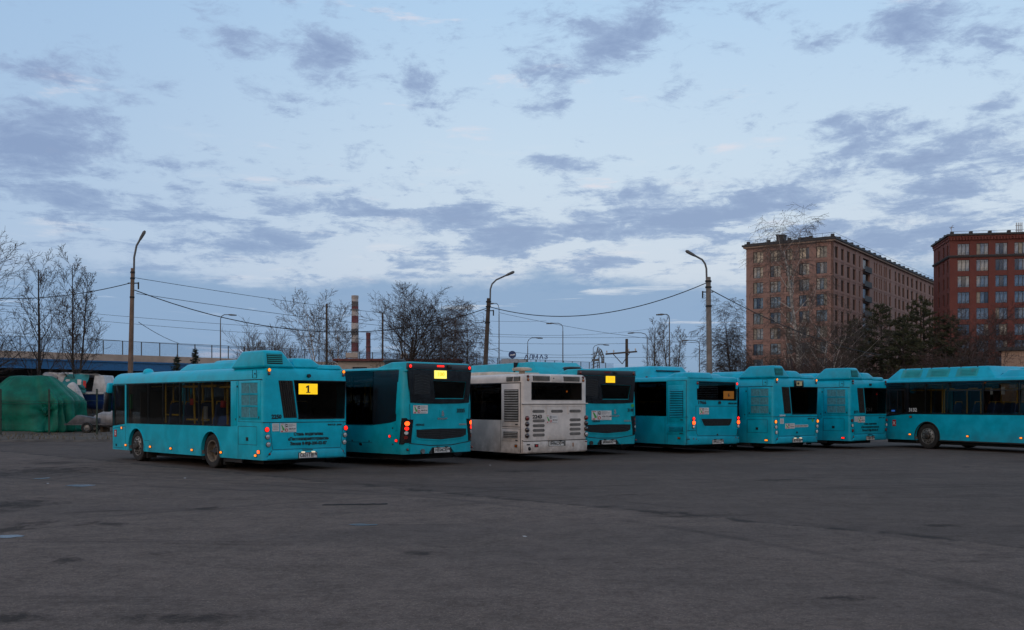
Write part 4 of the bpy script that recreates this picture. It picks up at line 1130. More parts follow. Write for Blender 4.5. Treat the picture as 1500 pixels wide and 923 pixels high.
class Bus:
    def __init__(s, label, pos, ang, L, paint, W=2.5):
        rx, ry = cos(ang), sin(ang)
        s.L, s.W, s.p = L, W, paint
        s.r = thing('parked_bus', label, 'bus', (pos[0] + rx * 1.25, pos[1] + ry * 1.25, 0), ang, 'city buses parked in a row')
        s.xs = lambda z: W / 2            # half width at height z
    # --- coordinates: u across (0 = left edge as seen from behind), t forward from the rear, z up
    def rear(s, name, pts, m, out=.006, deep=.02, parent=None, bevel=0.0):
        b = MB().prism([(u - 1.25, z) for u, z in pts], lambda p, d: (p[0], d, p[1]), -out, deep)
        return b.build(name, m, parent or s.r, bevel=bevel, seg=2)
    def rbox(s, name, u0, u1, z0, z1, m, out=.006, deep=.02, parent=None, bevel=0.0):
        return s.rear(name, [(u0, z0), (u1, z0), (u1, z1), (u0, z1)], m, out, deep, parent, bevel)
    def side(s, name, pts, m, out=.006, deep=.02, sgn=-1, parent=None, bevel=0.0):
        fn = lambda p, d: (sgn * (s.xs(p[1]) - d), p[0], p[1])
        return MB().prism(pts, fn, -out, deep).build(name, m, parent or s.r, bevel=bevel, seg=2)
    def sbox(s, name, t0, t1, z0, z1, m, out=.006, deep=.02, sgn=-1, parent=None, bevel=0.0):
        return s.side(name, [(t0, z0), (t1, z0), (t1, z1), (t0, z1)], m, out, deep, sgn, parent, bevel)
    def rlines(s, name, segs, m='seam_black', w=.011, out=.002):
        b = MB()
        for (u0, z0, u1, z1) in segs:
            dx, dz = u1 - u0, z1 - z0; L = hypot(dx, dz); nx, nz = -dz / L * w / 2, dx / L * w / 2
            b.prism([(u0 - 1.25 + nx, z0 + nz), (u1 - 1.25 + nx, z1 + nz), (u1 - 1.25 - nx, z1 - nz), (u0 - 1.25 - nx, z0 - nz)], lambda p, d: (p[0], d, p[1]), -out, .008)
        return b.build(name, m, s.r)
    def slines(s, name, segs, m='seam_black', w=.011, out=.002, sgn=-1):
        b = MB()
        for (u0, z0, u1, z1) in segs:
            dx, dz = u1 - u0, z1 - z0; L = hypot(dx, dz); nx, nz = -dz / L * w / 2, dx / L * w / 2
            b.prism([(u0 + nx, z0 + nz), (u1 + nx, z1 + nz), (u1 - nx, z1 - nz), (u0 - nx, z0 - nz)], lambda p, d: (sgn * (s.xs(p[1]) - d), p[0], p[1]), -out, .008)
        return b.build(name, m, s.r)
    def rlamp(s, u, z, r, lens, name='tail_light', ring='black_plastic', out=.03):
        b = MB().lathe([(r * 1.12, .01), (r * 1.12, -out * .6), (r * .98, -out * .7)], 14, lambda a, c, d: (u - 1.25 + a, d, z + c))
        o = b.build(name, ring, s.r, 50)
        MB().lathe([(r, -out * .4), (r * .97, -out * .75), (r * .6, -out), (.001, -out * 1.06)], 14, lambda a, c, d: (u - 1.25 + a, d, z + c)).build('lens', lens, o, 60)
        return o
    def smark(s, t, z, lens='lit_amber', w=.085, h=.05, name='marker_light', sgn=-1):
        o = s.sbox(name, t - w / 2 - .012, t + w / 2 + .012, z - h / 2 - .012, z + h / 2 + .012, 'black_plastic', .014, .01, sgn)
        s.sbox('lens', t - w / 2, t + w / 2, z - h / 2, z + h / 2, lens, .03, -.012, sgn, o, .008)
        return o
    def rtext(s, name, txt, u, z, size, m, width=None, out=.008, bold=.0, parent=None):
        o = new_obj(name, text_mesh(txt, size, .004, bold, width).copy(), m, parent or s.r)
        o.location = (u - 1.25, -out, z); o.rotation_euler = (pi / 2, 0, 0)
        return o
    def stext(s, name, txt, t, z, size, m, width=None, out=.008, bold=0.0):
        o = new_obj(name, text_mesh(txt, size, .004, bold, width).copy(), m, s.r)
        o.location = (-s.xs(z) - out, t, z); o.rotation_euler = (pi / 2, 0, -pi / 2)
        return o
    def plate(s, u, z, txt, w=.52, h=.125, lit=False, frame='black_plastic'):
        o = s.rbox('number_plate', u - w / 2, u + w / 2, z - h / 2, z + h / 2, 'plate_white', .022, .01)
        s.rbox('plate_frame', u - w / 2 - .015, u + w / 2 + .015, z - h / 2 - .015, z + h / 2 + .012, frame, .014, .01, o)
        s.rtext('plate_text', txt, u - .045, z, .125, 'print_black', w * .72, .026, .002, o)
        s.rtext('region_code', '178', u + w * .39, z + .015, .085, 'print_black', w * .17, .026, .002, o)
        s.rlines('plate_border', [(u + w * .29, z - h / 2, u + w * .29, z + h / 2)], 'print_black', .006, .025).parent = o
        if lit:
            for du in (-.15, .15):
                s.rbox('plate_lamp', u + du - .04, u + du + .04, z + h / 2 + .004, z + h / 2 + .034, 'lit_plate', .05, .01, o)
        else:
            for du in (-.15, .15):
                s.rbox('plate_lamp', u + du - .04, u + du + .04, z + h / 2 + .004, z + h / 2 + .03, 'black_plastic', .05, .01, o)
        o.location.y = -.03
        return o
    def sticker(s, u0, u1, z0, z1, name='notice_sticker', full=True):
        o = s.rbox(name, u0, u1, z0, z1, 'sticker_white', .008, .006)
        w, h = u1 - u0, z1 - z0
        Q = lambda a0, a1, b0, b1, m, nm: s.rbox(nm, u0 + w * a0, u0 + w * a1, z0 + h * b0, z0 + h * b1, m, .011, .004, o)
        if full:
            s.rear('green_figure', [(u0 + w * a, z0 + h * b) for a, b in ((.06, .80), (.11, .82), (.20, .52), (.25, .40), (.25, .22), (.14, .22), (.13, .42), (.09, .62))], 'print_green', .011, .004, o)
            Q(.03, .22, .90, .96, 'print_red', 'red_line')
            Q(.05, .17, .05, .17, 'print_red', 'red_mark')
            Q(.285, .295, .04, .96, 'print_black', 'divider')
            b = s.rbox('bus_icon', u0 + w * .33, u0 + w * .45, z0 + h * .58, z0 + h * .92, 'print_black', .011, .004, o, .0)
            Q(.35, .43, .70, .82, 'sticker_white', 'icon_window').location.y = -.003
            MB().lathe([(h * .15, -.012), (h * .15, -.008)], 12, lambda a, c, d: (u0 - 1.25 + w * .385 + a, d, z0 + h * .24 + c)).build('red_ring', 'print_red', o)
            MB().tube([(u0 - 1.25 + w * .385 + h * .15 * cos(2 * pi * k / 12), -.011, z0 + h * .24 + h * .15 * sin(2 * pi * k / 12)) for k in range(13)], h * .035, 4).build('red_ring', 'print_red', o)
            for b0, a1, hh in ((.86, .80, .05), (.74, .92, .05), (.62, .74, .05), (.08, .90, .05)):
                Q(.50, a1, b0, b0 + hh, 'print_grey', 'text_line')
            s.rtext('phone_number', '458-75-54', u0 + w * .74, z0 + h * .36, h * .24, 'print_black', w * .42, .0115, 0, o)
        else:
            for k in range(4): Q(.1, .9 - .12 * (k % 2), .78 - k * .19, .84 - k * .19, 'print_grey', 'text_line')
        return o
    # --- big pieces
    def body(s, z0, ztop, zroof, rr, rf, insets=None, rt=.15, cavity=None, cuts=(), wheels=(), crown=.03):
        """outer skin with openings; cuts: list of ('side'|'rear'|'front', polygon)"""
        L, hw = s.L, s.W / 2
        ins = insets or [(z0, 0), (ztop - rt, 0)]
        rings = []
        for z, i in ins: rings.append(rring(z, hw - i, i * .3, L - i * .5, rr, rf))
        i0 = ins[-1][1]
        for k in range(1, 6):
            a = k * pi / 2 / 5
            q = i0 + rt * (1 - cos(a))
            rings.append(rring(ztop - rt + rt * sin(a), hw - q, i0 * .3 + rt * (1 - cos(a)) * .55, L - i0 * .5 - rt * (1 - cos(a)), max(.05, rr - (q - i0) * .4), max(.05, rf - (q - i0) * .4)))
        rings.append(rring(ztop + crown * .6, hw - i0 - rt - .25, .35, L - .5, .1, .1))
        rings.append(rring(ztop + crown, hw - i0 - rt - .6, .7, L - .9, .1, .1))
        V, Fc = shell(rings)
        o = raw('body', V, Fc, s.p)
        cs = []
        c0, c1, cz0, cz1 = cavity
        cs.append(MB().box(-hw + .075, hw - .075, c0, c1, cz0, cz1).build('cutter', None))
        for kind, poly in cuts:
            if kind == 'side': fn = lambda p, d: (d, p[0], p[1]); a, b = -2, 2
            elif kind == 'rear': fn = lambda p, d: (p[0] - 1.25, d, p[1]); a, b = -.4, c0 + .05
            else: fn = lambda p, d: (p[0] - 1.25, d, p[1]); a, b = c1 - .05, L + .4
            cs.append(MB().prism(poly, fn, a, b).build('cutter', None))
        for t in wheels:
            for sg in (-1, 1):
                cs.append(MB().cyl((sg * (hw - .1), t, .45), (1, 0, 0), s.ar, .9, 32).build('cutter', None))
        boolean_cut(o, cs)
        me = o.data
        me.materials.clear(); me.materials.append(M[s.p]); me.materials.append(M['interior_grey'])
        for p in me.polygons:
            c = p.center
            if abs(c.x) < hw - .072 and c0 - .01 < c.y < c1 + .01 and c.z > cz0 - .02 and c.z < cz1 + .02: p.material_index = 1
        me.polygons.foreach_set('use_smooth', [True] * len(me.polygons))
        me.set_sharp_from_angle(angle=radians(32))
        o.parent = s.r
        s.bodyo = o
        for t in wheels: s.wheel_pair(t, t < L / 2)
        MB().box(-hw + .35, hw - .35, .5, L - .6, .17, z0 + .03).build('chassis', 'chassis', s.r)
        return o
    def wheel_pair(s, t, rear):
        hw = s.W / 2
        for sg in (-1, 1):
            if not rear: w = s.wheel_mesh(False)
            else: w = s.wheel_mesh(True)
            o = new_obj('wheel', w[0], 'rubber', s.r); o.location = (sg * (hw - .19), t, s.wr); o.scale = (1, s.wr / .47, s.wr / .47)
            if sg > 0: o.rotation_euler = (0, 0, pi)
            a = new_obj('rim', w[1], 'rim_dusty' if rear else 'rim_steel', o)
            b = new_obj('hub', w[2], 'hub_dark', o)
            # liner of the arch
            n = 20; V = []; Fc = []
            x0, x1 = sg * (hw - .012), sg * (hw - .56)
            for k in range(n + 1):
                an = radians(-30) + radians(240) * k / n
                for x in (x0, x1): V.append((x, t + (s.ar + .003) * cos(an), .45 + (s.ar + .003) * sin(an)))
            for k in range(n): Fc.append((2 * k, 2 * k + 1, 2 * k + 3, 2 * k + 2))
            Fc.append(tuple(2 * k + 1 for k in range(n + 1)))
            raw('wheel_arch_liner', V, Fc, 'chassis', s.r, 40)
            pts = [(sg * (hw + .002), t + (s.ar + .01) * cos(radians(-14 + 208 * k / 22)), .45 + (s.ar + .01) * sin(radians(-14 + 208 * k / 22))) for k in range(23)]
            MB().tube(pts, .018, 6).build('wheel_arch_trim', s.trim, s.r, 60)
    trim = 'black_plastic'
    wr, ar = .47, .535
    _wm = {}
    @classmethod
    def wheel_mesh(cls, rear):
        if rear in cls._wm: return cls._wm[rear]
        fn = lambda a, c, d: (d, a, c)
        ty = MB().lathe([(.285, -.135), (.31, -.15), (.40, -.155), (.445, -.145), (.465, -.115), (.47, -.06), (.47, .10), (.45, .14), (.29, .14)], 36, fn)
        for k in range(36):      # tread blocks
            a = 2 * pi * k / 36
        def mk(b, sm):
            o = b.build('tmp', None, None, sm); me = o.data; bpy.data.objects.remove(o); return me
        if rear:
            rim = MB().lathe([(.29, -.135), (.30, -.15), (.272, -.148), (.262, -.10), (.245, .0), (.19, .04), (.12, .045), (.12, .02)], 28, fn)
            hub = MB().lathe([(.125, .045), (.115, -.05), (.09, -.085), (.0005, -.09)], 18, fn)
            for k in range(10):
                a = 2 * pi * k / 10
                hub.cyl((.02, .165 * cos(a), .165 * sin(a)), (1, 0, 0), .016, .05, 6)
        else:
            rim = MB().lathe([(.29, -.135), (.30, -.15), (.272, -.15), (.262, -.13), (.255, -.15), (.20, -.175), (.135, -.18), (.13, -.14)], 28, fn)
            hub = MB().lathe([(.125, -.13), (.12, -.20), (.085, -.235), (.0005, -.24)], 18, fn)
            for k in range(10):
                a = 2 * pi * k / 10
                hub.cyl((-.185, .168 * cos(a), .168 * sin(a)), (1, 0, 0), .018, .04, 6)
                a += pi / 10
                hub.cyl((-.165, .225 * cos(a), .225 * sin(a)), (1, 0, 0), .026, .01, 8)
        cls._wm[rear] = (mk(ty, 35), mk(rim, 35), mk(hub, 35))
        return cls._wm[rear]
    def side_glass(s, panes, z0, z1, m='bus_glass', lower=None, both=True):
        """panes: list of (t0,t1); each pane a window of its own with a black pillar between"""
        for sg in ((-1, 1) if both else (-1,)):
            for (a, b) in panes:
                pts = [(a, z0), (b, z0), (b, z1), (a, z1)]
                if lower: pts = lower(a, b, z0, z1)
                s.side('side_window', pts, m, -.004, .014, sg)
            for (a, b), (c, d) in zip(panes[:-1], panes[1:]):
                s.sbox('window_pillar', b - .03, c + .03, z0, z1, 'black_plastic', -.018, .06, sg)
    def cabin(s, t0, t1, seats=True, rails=True, zf=.42, zc=2.36, rows=None, seed=1):
        rnd = random.Random(seed)
        MB().box(-1.15, 1.15, t0, t1, zf, zf + .03).build('floor', 'floor_grey', s.r)
        MB().box(-1.12, 1.12, t0, t1, zc, zc + .02).build('ceiling', 'ceiling_grey', s.r)
        if seats:
            sm = None
            for t in (rows or []):
                for x in (-.92, -.47, .47, .92):
                    if abs(x) < .6 and rnd.random() < .25: continue
                    if sm is None:
                        b = MB().box(-.20, .20, -.02, .42, .40, .46).frus((-.20, .20, -.06, .02), (-.18, .18, -.14, -.09), .44, 1.02).box(-.04, .04, .1, .2, 0, .40)
                        o = b.build('seat', 'seat_cloth', s.r, bevel=.015); sm = o.data
                    else: o = new_obj('seat', sm, None, s.r)
                    o.location = (x, t, zf + .25)
                    h = MB().tube([(-.17, -.12, .98), (-.17, -.13, 1.06), (.17, -.13, 1.06), (.17, -.12, .98)], .016, 5).build('seat_grip', 'rail_yellow', o, 50)
        if rails:
            n = max(2, int((t1 - t0 - 1.6) / 1.25))
            for k in range(n):
                t = t0 + 1.0 + (t1 - t0 - 2.2) * k / max(1, n - 1)
                x = -.62 if k % 2 else .62
                MB().tube([(x, t, zf), (x, t, zc)], .024, 6).build('handrail', 'rail_yellow', s.r, 60)
            for x in (-.62, .62):
                MB().tube([(x, t0 + .8, zc - .19), (x, t1 - 1.3, zc - .19)], .022, 6).build('handrail', 'rail_yellow', s.r, 60)
                for k in range(n):
                    t = t0 + 1.3 + (t1 - t0 - 2.8) * k / max(1, n - 1)
                    MB().tube([(x, t, zc - .19), (x, t + .05, zc)], .014, 5).build('handrail_bracket', 'black_plastic', s.r)
    def louvres(s, name, plane, a0, a1, z0, z1, n, m, back='seam_black', tilt=.55, out=.004, parent=None):
        """a recess with slats; each slat is a part"""
        o = (s.sbox if plane == 'side' else s.rbox)(name, a0, a1, z0, z1, 'vent_shade' if m == 'slat_dirty' else back, .003, .012, parent=parent)
        h = (z1 - z0) / n
        for k in range(n):
            zc = z0 + (k + .5) * h
            if plane == 'side':
                x = -s.xs(zc)
                b = MB().prism([(0.004, zc + h * .40), (-.028, zc - h * .12), (-.028, zc - h * .24), (0.004, zc + h * .26)], lambda p, d: (x + p[0], d, p[1]), a0 + .01, a1 - .01)
            else:
                b = MB().prism([(0.004, zc + h * .40), (-.028, zc - h * .12), (-.028, zc - h * .24), (0.004, zc + h * .26)], lambda p, d: (d, p[0], p[1]), a0 - 1.25 + .01, a1 - 1.25 - .01)
            b.build('slat', m, o)
        return o
    def mirrors(s, m):
        for sg in (-1, 1):
            x = sg * 1.25; L = s.L
            o = MB().frus((x * 1.0 - .10, x * 1.0 + .10, L - .02, L + .16), (x * .97 - .10, x * .97 + .10, L - .06, L + .13), 1.98, 2.30).build('mirror_arm', m, s.r, bevel=.05)
            MB().frus((x * 1.035 - .10, x * 1.035 + .10, L + .04, L + .17), (x * 1.02 - .11, x * 1.02 + .11, L + .02, L + .17), 1.42, 2.02).build('mirror_housing', 'mirror_black', o, bevel=.03)
    def front(s, ztop, sill):
        L = s.L
        s.rear_front = None
        fn = lambda p, d: (p[0] - 1.25, d, p[1])
        MB().prism([(.13, sill), (2.37, sill), (2.37, 2.32), (.13, 2.32)], fn, L - .05, L - .035).build('windscreen', 'bus_glass', s.r)
        for u in (.34, 2.16):
            b = MB().prism([(u - .2, .58), (u + .2, .58), (u + .2, .78), (u - .2, .74)], fn, L - .05, L + .012).build('headlight', 'lens_clear', s.r, bevel=.01)
        MB().prism([(.1, .33), (2.4, .33), (2.4, .5), (.1, .5)], fn, L - .05, L + .02).build('front_bumper', s.p, s.r, bevel=.012)
        MB().prism([(.5, 2.36), (2.0, 2.36), (2.0, 2.52), (.5, 2.52)], fn, L - .12, L + .0).build('destination_board', 'gloss_black', s.r)

def rearpod_fr(b, base, top, z0, z1, name, m, parent, bev=.05):
    f = lambda r: (r[0] - 1.25, r[1] - 1.25, r[2], r[3])
    return MB().frus(f(base), f(top), z0, z1).build(name, m, parent, bevel=bev, seg=3)

# -------- two-axle low-floor bus with the slanted grille beside the rear window
def make_slant_bus(label, pos, ang, L, m, num, plate, board, lamps_on, text_block=False, seats=False, wheels=None, seed=1):
    B = Bus(label, pos, ang, L, m)
    B.trim = m; B.wr, B.ar = .445, .50
    w = wheels or (2.5, 6.87)
    t_end = L - 1.12
    rw = [(.90, 2.24), (1.035, 1.30), (2.39, 1.30), (2.435, 2.24)]
    B.body(.30, 2.58, 2.26, .10, .22, insets=[(.30, 0), (2.26, 0), (2.30, .008)], rt=.28, cavity=(.36, L - .11, .42, 2.40), wheels=w,
           cuts=[('side', [(1.49, 1.095), (t_end, 1.085), (t_end, 2.235), (1.49, 2.235)]), ('rear', rw),
                 ('side', [(t_end + .10, 1.07), (L - .13, .99), (L - .13, 2.225), (t_end + .10, 2.225)]),
                 ('front', [(.13, 1.0), (2.37, 1.0), (2.37, 2.32), (.13, 2.32)])])
    n = 5 if L < 10 else 7
    e = [1.49, 3.19, 4.26, 5.25, 6.17, t_end] if L < 10 else [1.49 + (t_end - 1.49) * k / 7 for k in range(8)]
    B.side_glass([(e[k] + (.018 if k else 0), e[k + 1] - (.018 if k < len(e) - 2 else 0)) for k in range(len(e) - 1)], 1.095, 2.235)
    for sg in (-1, 1): B.side('cab_window', [(t_end + .10, 1.07), (L - .13, .99), (L - .13, 2.225), (t_end + .10, 2.225)], 'bus_glass', -.004, .014, sg)
    B.cabin(.45, L - .15, seats=seats, rows=[1.75 + .85 * k for k in range(int((L - 4) / .85))], seed=seed)
    if seats:     # rails and stanchions along the left windows
        for t in (2.05, 2.75, 3.35, 3.75, 4.6, 5.5):
            MB().tube([(-1.02, t, .5), (-1.02, t + (.12 if t in (2.75, 3.75) else 0), 2.3)], .03, 6).build('handrail', 'rail_yellow', B.r, 60)
        for t0, t1, z in ((2.6, 4.4, 2.13), (3.0, 4.3, 1.24), (4.5, 5.6, 1.36), (1.6, 2.4, 2.1)):
            MB().tube([(-1.04, t0, z), (-1.04, t1, z)], .028, 6).build('handrail', 'rail_yellow', B.r, 60)
        for t, z in ((2.25, 1.66), (3.9, 1.72)):
            MB().box(-1.08, -1.0, t - .08, t + .08, z - .09, z + .09).build('validator', 'red_item', B.r, bevel=.02)
        MB().box(-1.05, -.6, 2.0, 2.9, .5, 1.36).build('engine_cover', 'cab_blue', B.r, bevel=.12)
        MB().box(-1.06, -1.02, 3.1, 3.25, 1.2, 1.6).build('notice', 'sticker_white', B.r)
        MB().box(-1.03, -.98, L - .95, L - .85, 1.5, 1.95).build('cab_tag', 'green_item', B.r)
    # driver's partition and dashboard
    MB().box(-1.1, -.15, L - 1.75, L - 1.70, .45, 2.0).build('driver_partition', 'partition', B.r)
    MB().box(-1.1, 1.1, L - .62, L - .2, .45, 1.05).build('dashboard', 'black_plastic', B.r)
    # roof line and skirt joints of the side
    B.slines('roof_joint', [(.02, 2.255, L - .25, 2.245)], w=.022)
    B.slines('panel_joint', [(1.13, .32, 1.13, 1.10), (1.10, 1.22, 1.10, 2.24), (.02, 1.225, 1.13, 1.225), (t_end + .05, .31, t_end + .05, .99), (t_end + .05, 1.0, L - .2, .93), (6.57, .33, 6.57, .62), (6.57, .62, 6.05, .62), (6.05, .62, 6.05, .33), (L - .24, .36, t_end + .2, .36)] if L < 10 else [(1.13, .32, 1.13, 1.10)], w=.009)
    # engine bay: framed lattice of three panes, the box hatch below
    fr = B.sbox('service_panel', .08, 1.07, 1.28, 2.235, m, .012, .01, bevel=.006)
    for z0, z1 in ((1.925, 2.18), (1.63, 1.885), (1.335, 1.59)):
        q = B.sbox('service_pane', .19, .94, z0, z1, 'mesh_pane', .016, -.012, parent=fr)
        B.sbox('pane_rim', .17, .96, z1 + .002, z1 + .014, m, .026, -.01, parent=q)
        B.sbox('pane_rim', .17, .96, z0 - .014, z0 - .002, m, .026, -.01, parent=q)
        B.sbox('pane_slat', .55, .562, z0 + .01, z1 - .01, m, .0175, -.015, parent=q)
    B.slines('hatch_joint', [(1.12, 1.11, .24, 1.11), (.24, 1.11, .24, .665), (.24, .665, 1.12, .665), (1.12, .665, 1.12, 1.11)], w=.010)
    B.sbox('hatch_latch', .64, .74, .76, .845, 'seam_black', .012, .01)
    B.sbox('pillar_panel', 1.19, 1.475, 1.12, 2.23, m, .010, .01, bevel=.004)
    for t, z in ((1.16, 2.1), (1.22, 1.28), (.13, 1.34), (1.02, 1.34)): B.sbox('panel_latch', t - .018, t + .018, z - .025, z + .025, 'seam_black', .016, .01)
    B.slines('flap_joint', [(.45, 2.49, .26, 2.49), (.26, 2.49, .26, 2.30), (.26, 2.30, .45, 2.30), (.45, 2.30, .45, 2.49)], w=.008)
    B.sbox('flap_latch', .32, .345, 2.385, 2.42, 'seam_black', .012, .01)
    for t, z in ((L - 1.11, .45), (5.96, .45), (4.71, .44), (3.5, .44), (1.96, .43), (.28, .41)):
        if lamps_on: B.smark(t, z)
        elif t < .5: B.smark(t, z, lamps_on is None and 'lit_amber' or 'lit_red', w=.12)
    if lamps_on: B.smark(.14, .50, 'lit_red_hot', .09, .075, name='side_reflector')
    B.smark(L - .83, .95, 'lit_amber' if lamps_on else 'lens_amber_off', .06, .06, name='turn_repeater')
    em = B.sbox('city_emblem', L - .46, L - .30, .68, .89, 'emblem_red', .008, .006)
    B.sbox('emblem_mark', L - .41, L - .35, .73, .85, 'print_white', .0105, .004, parent=em)
    B.side('emblem_anchor', [(L - .44, .74), (L - .32, .84), (L - .325, .85), (L - .445, .75)], 'print_red', .0125, .004, parent=em)
    B.sbox('step_latch', L - .46, L - .40, .40, .47, 'seam_black', .012, .01)
    MB().box(-1.22, -1.16, 1.0, 1.9, .20, .31).build('mud_guard', 'chassis', B.r)
    MB().box(-1.23, -.95, w[0] - .66, w[0] - .62, .12, .42).build('mud_flap', 'rubber', B.r)
    MB().box(-1.23, -.95, w[1] - .66, w[1] - .62, .12, .42).build('mud_flap', 'rubber', B.r)
    # rear face
    B.rlines('rear_joint', [(.02, 1.215, 2.48, 1.205)], w=.018)
    B.rlines('hatch_joint', [(.21, 1.21, .285, .56), (2.37, 1.20, 2.285, .56), (.285, .55, 2.285, .55), (.27, .53, .12, .37), (2.30, .53, 2.42, .37)], w=.012)
    B.rear('bumper', [(.13, .32), (2.40, .32), (2.30, .52), (.28, .52)], m, .035, .01, bevel=.015)
    g = B.rear('engine_grille', [(.45, 2.24), (.60, 1.32), (.975, 1.32), (.845, 2.24)], 'grille_black', .004, .012)
    for k in range(6):
        f0 = .06 + .155 * k
        b = MB().tube([((.45 + (.845 - .45) * f0) - 1.25 + .02, -.012, 2.225), ((.60 + (.975 - .60) * f0) - 1.25 + .02, -.012, 1.335)], .016, 4)
        b.build('slat', 'black_plastic', g)
    B.rear('rear_window', rw, 'bus_glass_dark', -.002, .012)
    B.rlines('window_seal', [(.885, 2.245, 1.02, 1.295), (1.02, 1.292, 2.40, 1.292), (2.40, 1.292, 2.445, 2.246), (2.445, 2.246, .885, 2.246)], 'seam_black', .02, .006)
    B.rlines('window_bar', [(.865, 2.24, 1.0, 1.31)], m, .018, .012)
    if board == 'one':
        o = B.rbox('route_board', 1.03, 1.58, 1.905, 2.17, 'board_yellow', .004, .004)
        for k in range(9): B.rbox('board_row', 1.035, 1.575, 1.915 + k * .028, 1.9175 + k * .028, 'board_dim', .0046, .0, o)
        d1 = [(-.020, -.085), (.028, -.085), (.028, .092), (-.006, .092), (-.062, .060), (-.062, .022), (-.020, .044)]
        B.rear('route_number', [(1.30 + a, 2.037 + b) for a, b in d1], 'print_black', .008, .0, o)
        B.rbox('route_number', 1.245, 1.365, 1.942, 1.963, 'print_black', .008, .0, o)
    elif board == 'box':
        o = B.rbox('route_board', 1.13, 1.63, 2.25, 2.48, 'gloss_black', .03, .01, bevel=.01)
        B.rbox('display', 1.23, 1.53, 2.29, 2.44, 'board_grey', .034, .0, o)
    else:
        MB().cyl((2.1 - 1.25, .20, 2.02), (0, 1, 0), .022, .01, 8).build('cabin_lamp', 'lit_red', B.r)
    lens = {True: ('lit_red', 'lens_clear', 'lens_clear'), False: ('lens_red_off', 'lens_white_off', 'lens_red_off'), None: ('lit_amber', 'lens_white_off', 'lens_white_off')}[lamps_on]
    for sgn in (0, 1):
        for (u, z), l in zip(((.125, 1.045), (.145, .865), (.165, .68)), lens):
            B.rlamp(u if not sgn else 2.57 - u + (.0 if z > 1 else -.0) - .01, z, .058, l)
    for u in (.19, 2.37):
        B.rlamp(u, 2.49, .042, 'lit_amber' if lamps_on is not False else 'lens_red_off', 'clearance_light')
        B.rlamp(u, 2.40, .03, 'lens_red_off', 'clearance_light')
        B.rlamp(u * .98 + .02, .45, .028, 'lens_red_off', 'reflector')
    MB().cyl((1.31 - 1.25, -.02, 2.37), (0, 1, 0), .045, .07, 10).build('rear_camera', 'black_plastic', B.r, 50)
    B.rlamp(1.33 if text_block else 1.28, .665, .03, 'seam_black', 'hatch_lock')
    B.rbox('plate_holder', 1.12, 1.42, .505, .525, 'seam_black', .04, .01)
    B.plate(1.27, .385, plate, lit=lamps_on is not False)
    if lamps_on is not None: B.rtext('fleet_number', num, .395, 1.35, .135, 'print_black', .28, .008, .006)
    else: B.rtext('fleet_number', num, .49, 1.255, .085, 'print_white', .32, .008, .002)
    B.rtext('model_badge', 'МАЗ 206' if L < 10 else 'МАЗ 203', 2.10, 1.135, .055, 'print_black', .42, .008, .002)
    if lamps_on is not None:
        B.sticker(.28, .47, 1.0, 1.19, full=False)
        B.sticker(.50, .955, .97, 1.19)
    else:
        B.sticker(.37, .56, .97, 1.15, full=False)
        B.sticker(.65, 1.15, .80, .98)
        o = B.rbox('slogan_strip', 1.16, 1.90, .845, .925, 'sticker_white', .008, .006)
        for k in range(9): B.rbox('letter_block', 1.19 + k * .078, 1.24 + k * .078, .865, .905, 'print_black', .0105, .002, o)
        B.rear('gas_badge', [(2.17 + .05 * cos(2 * pi * k / 8), 1.07 + .06 * sin(2 * pi * k / 8)) for k in range(8)], 'print_green', .008, .004)
    if text_block:
        o = B.rbox('slogan_film', .70, 1.92, .63, .97, m, .004, .004)
        for k, (tx, wd) in enumerate((('Стань водителем', .86), ('«Пассажиравтотранса»', 1.20), ('Звони 8-800-200-02-87', 1.08))):
            B.rtext('slogan_line', tx, 1.315, .915 - .118 * k, .105, 'print_dark_teal' if num != '2250' else 'print_black', wd, .0075, .005, o)
    MB().tube([(.12 - 1.25, .05, .30), (1.25 - 1.25, .05, .305)], .012, 5).build('tow_bar', 'steel_grey', B.r)
    # roof housings
    r = B.r
    p = rearpod_fr(B, (.05, .98, .03, 1.64), (.10, .62, .10, 1.14), 2.55, 2.975, 'engine_housing', m, r, .06)
    o = MB().prism([(.17, 2.64), (.60, 2.64), (.60, 2.89), (.17, 2.89)], lambda q, d: (q[0] - 1.25, .03 + (q[1] - 2.55) * .165 + d, q[1]), -.003, .02).build('vent', 'grille_black', p)
    for k in range(5):
        zc = 2.665 + k * .047
        MB().box(.18 - 1.25, .59 - 1.25, .03 + (zc - 2.55) * .165 - .03, .03 + (zc - 2.55) * .165 + .01, zc, zc + .026).build('slat', 'roof_box_dirty', o)
    q = rearpod_fr(B, (.93, 1.86, .05, 1.5), (.98, 1.52, .16, 1.3), 2.56, 2.81, 'tank_housing', m, r, .07)
    rearpod_fr(B, (1.6, 2.40, .05, 1.7), (1.66, 2.32, .10, 1.6), 2.55, 2.66, 'roof_plinth', m, r, .03)
    rearpod_fr(B, (.30, 2.2, 1.72, min(5.0, L - 3)), (.42, 2.05, 1.75, min(4.62, L - 3.4)), 2.56, 2.76, 'air_conditioner', m, r, .07)
    rearpod_fr(B, (.36, 2.14, 1.72, 3.42), (.50, 1.98, 1.76, 3.2), 2.6, 2.82, 'air_conditioner_hood', m, r, .08)
    MB().lathe([(.15, 0), (.145, .05), (.11, .10), (.05, .125), (.001, .13)], 14, lambda a, c, d: (a - .95, c + L - 1.93, 2.56 + d)).build('antenna_dome', m, r, 60)
    B.mirrors(m); B.front(2.58, 1.0)
    return B

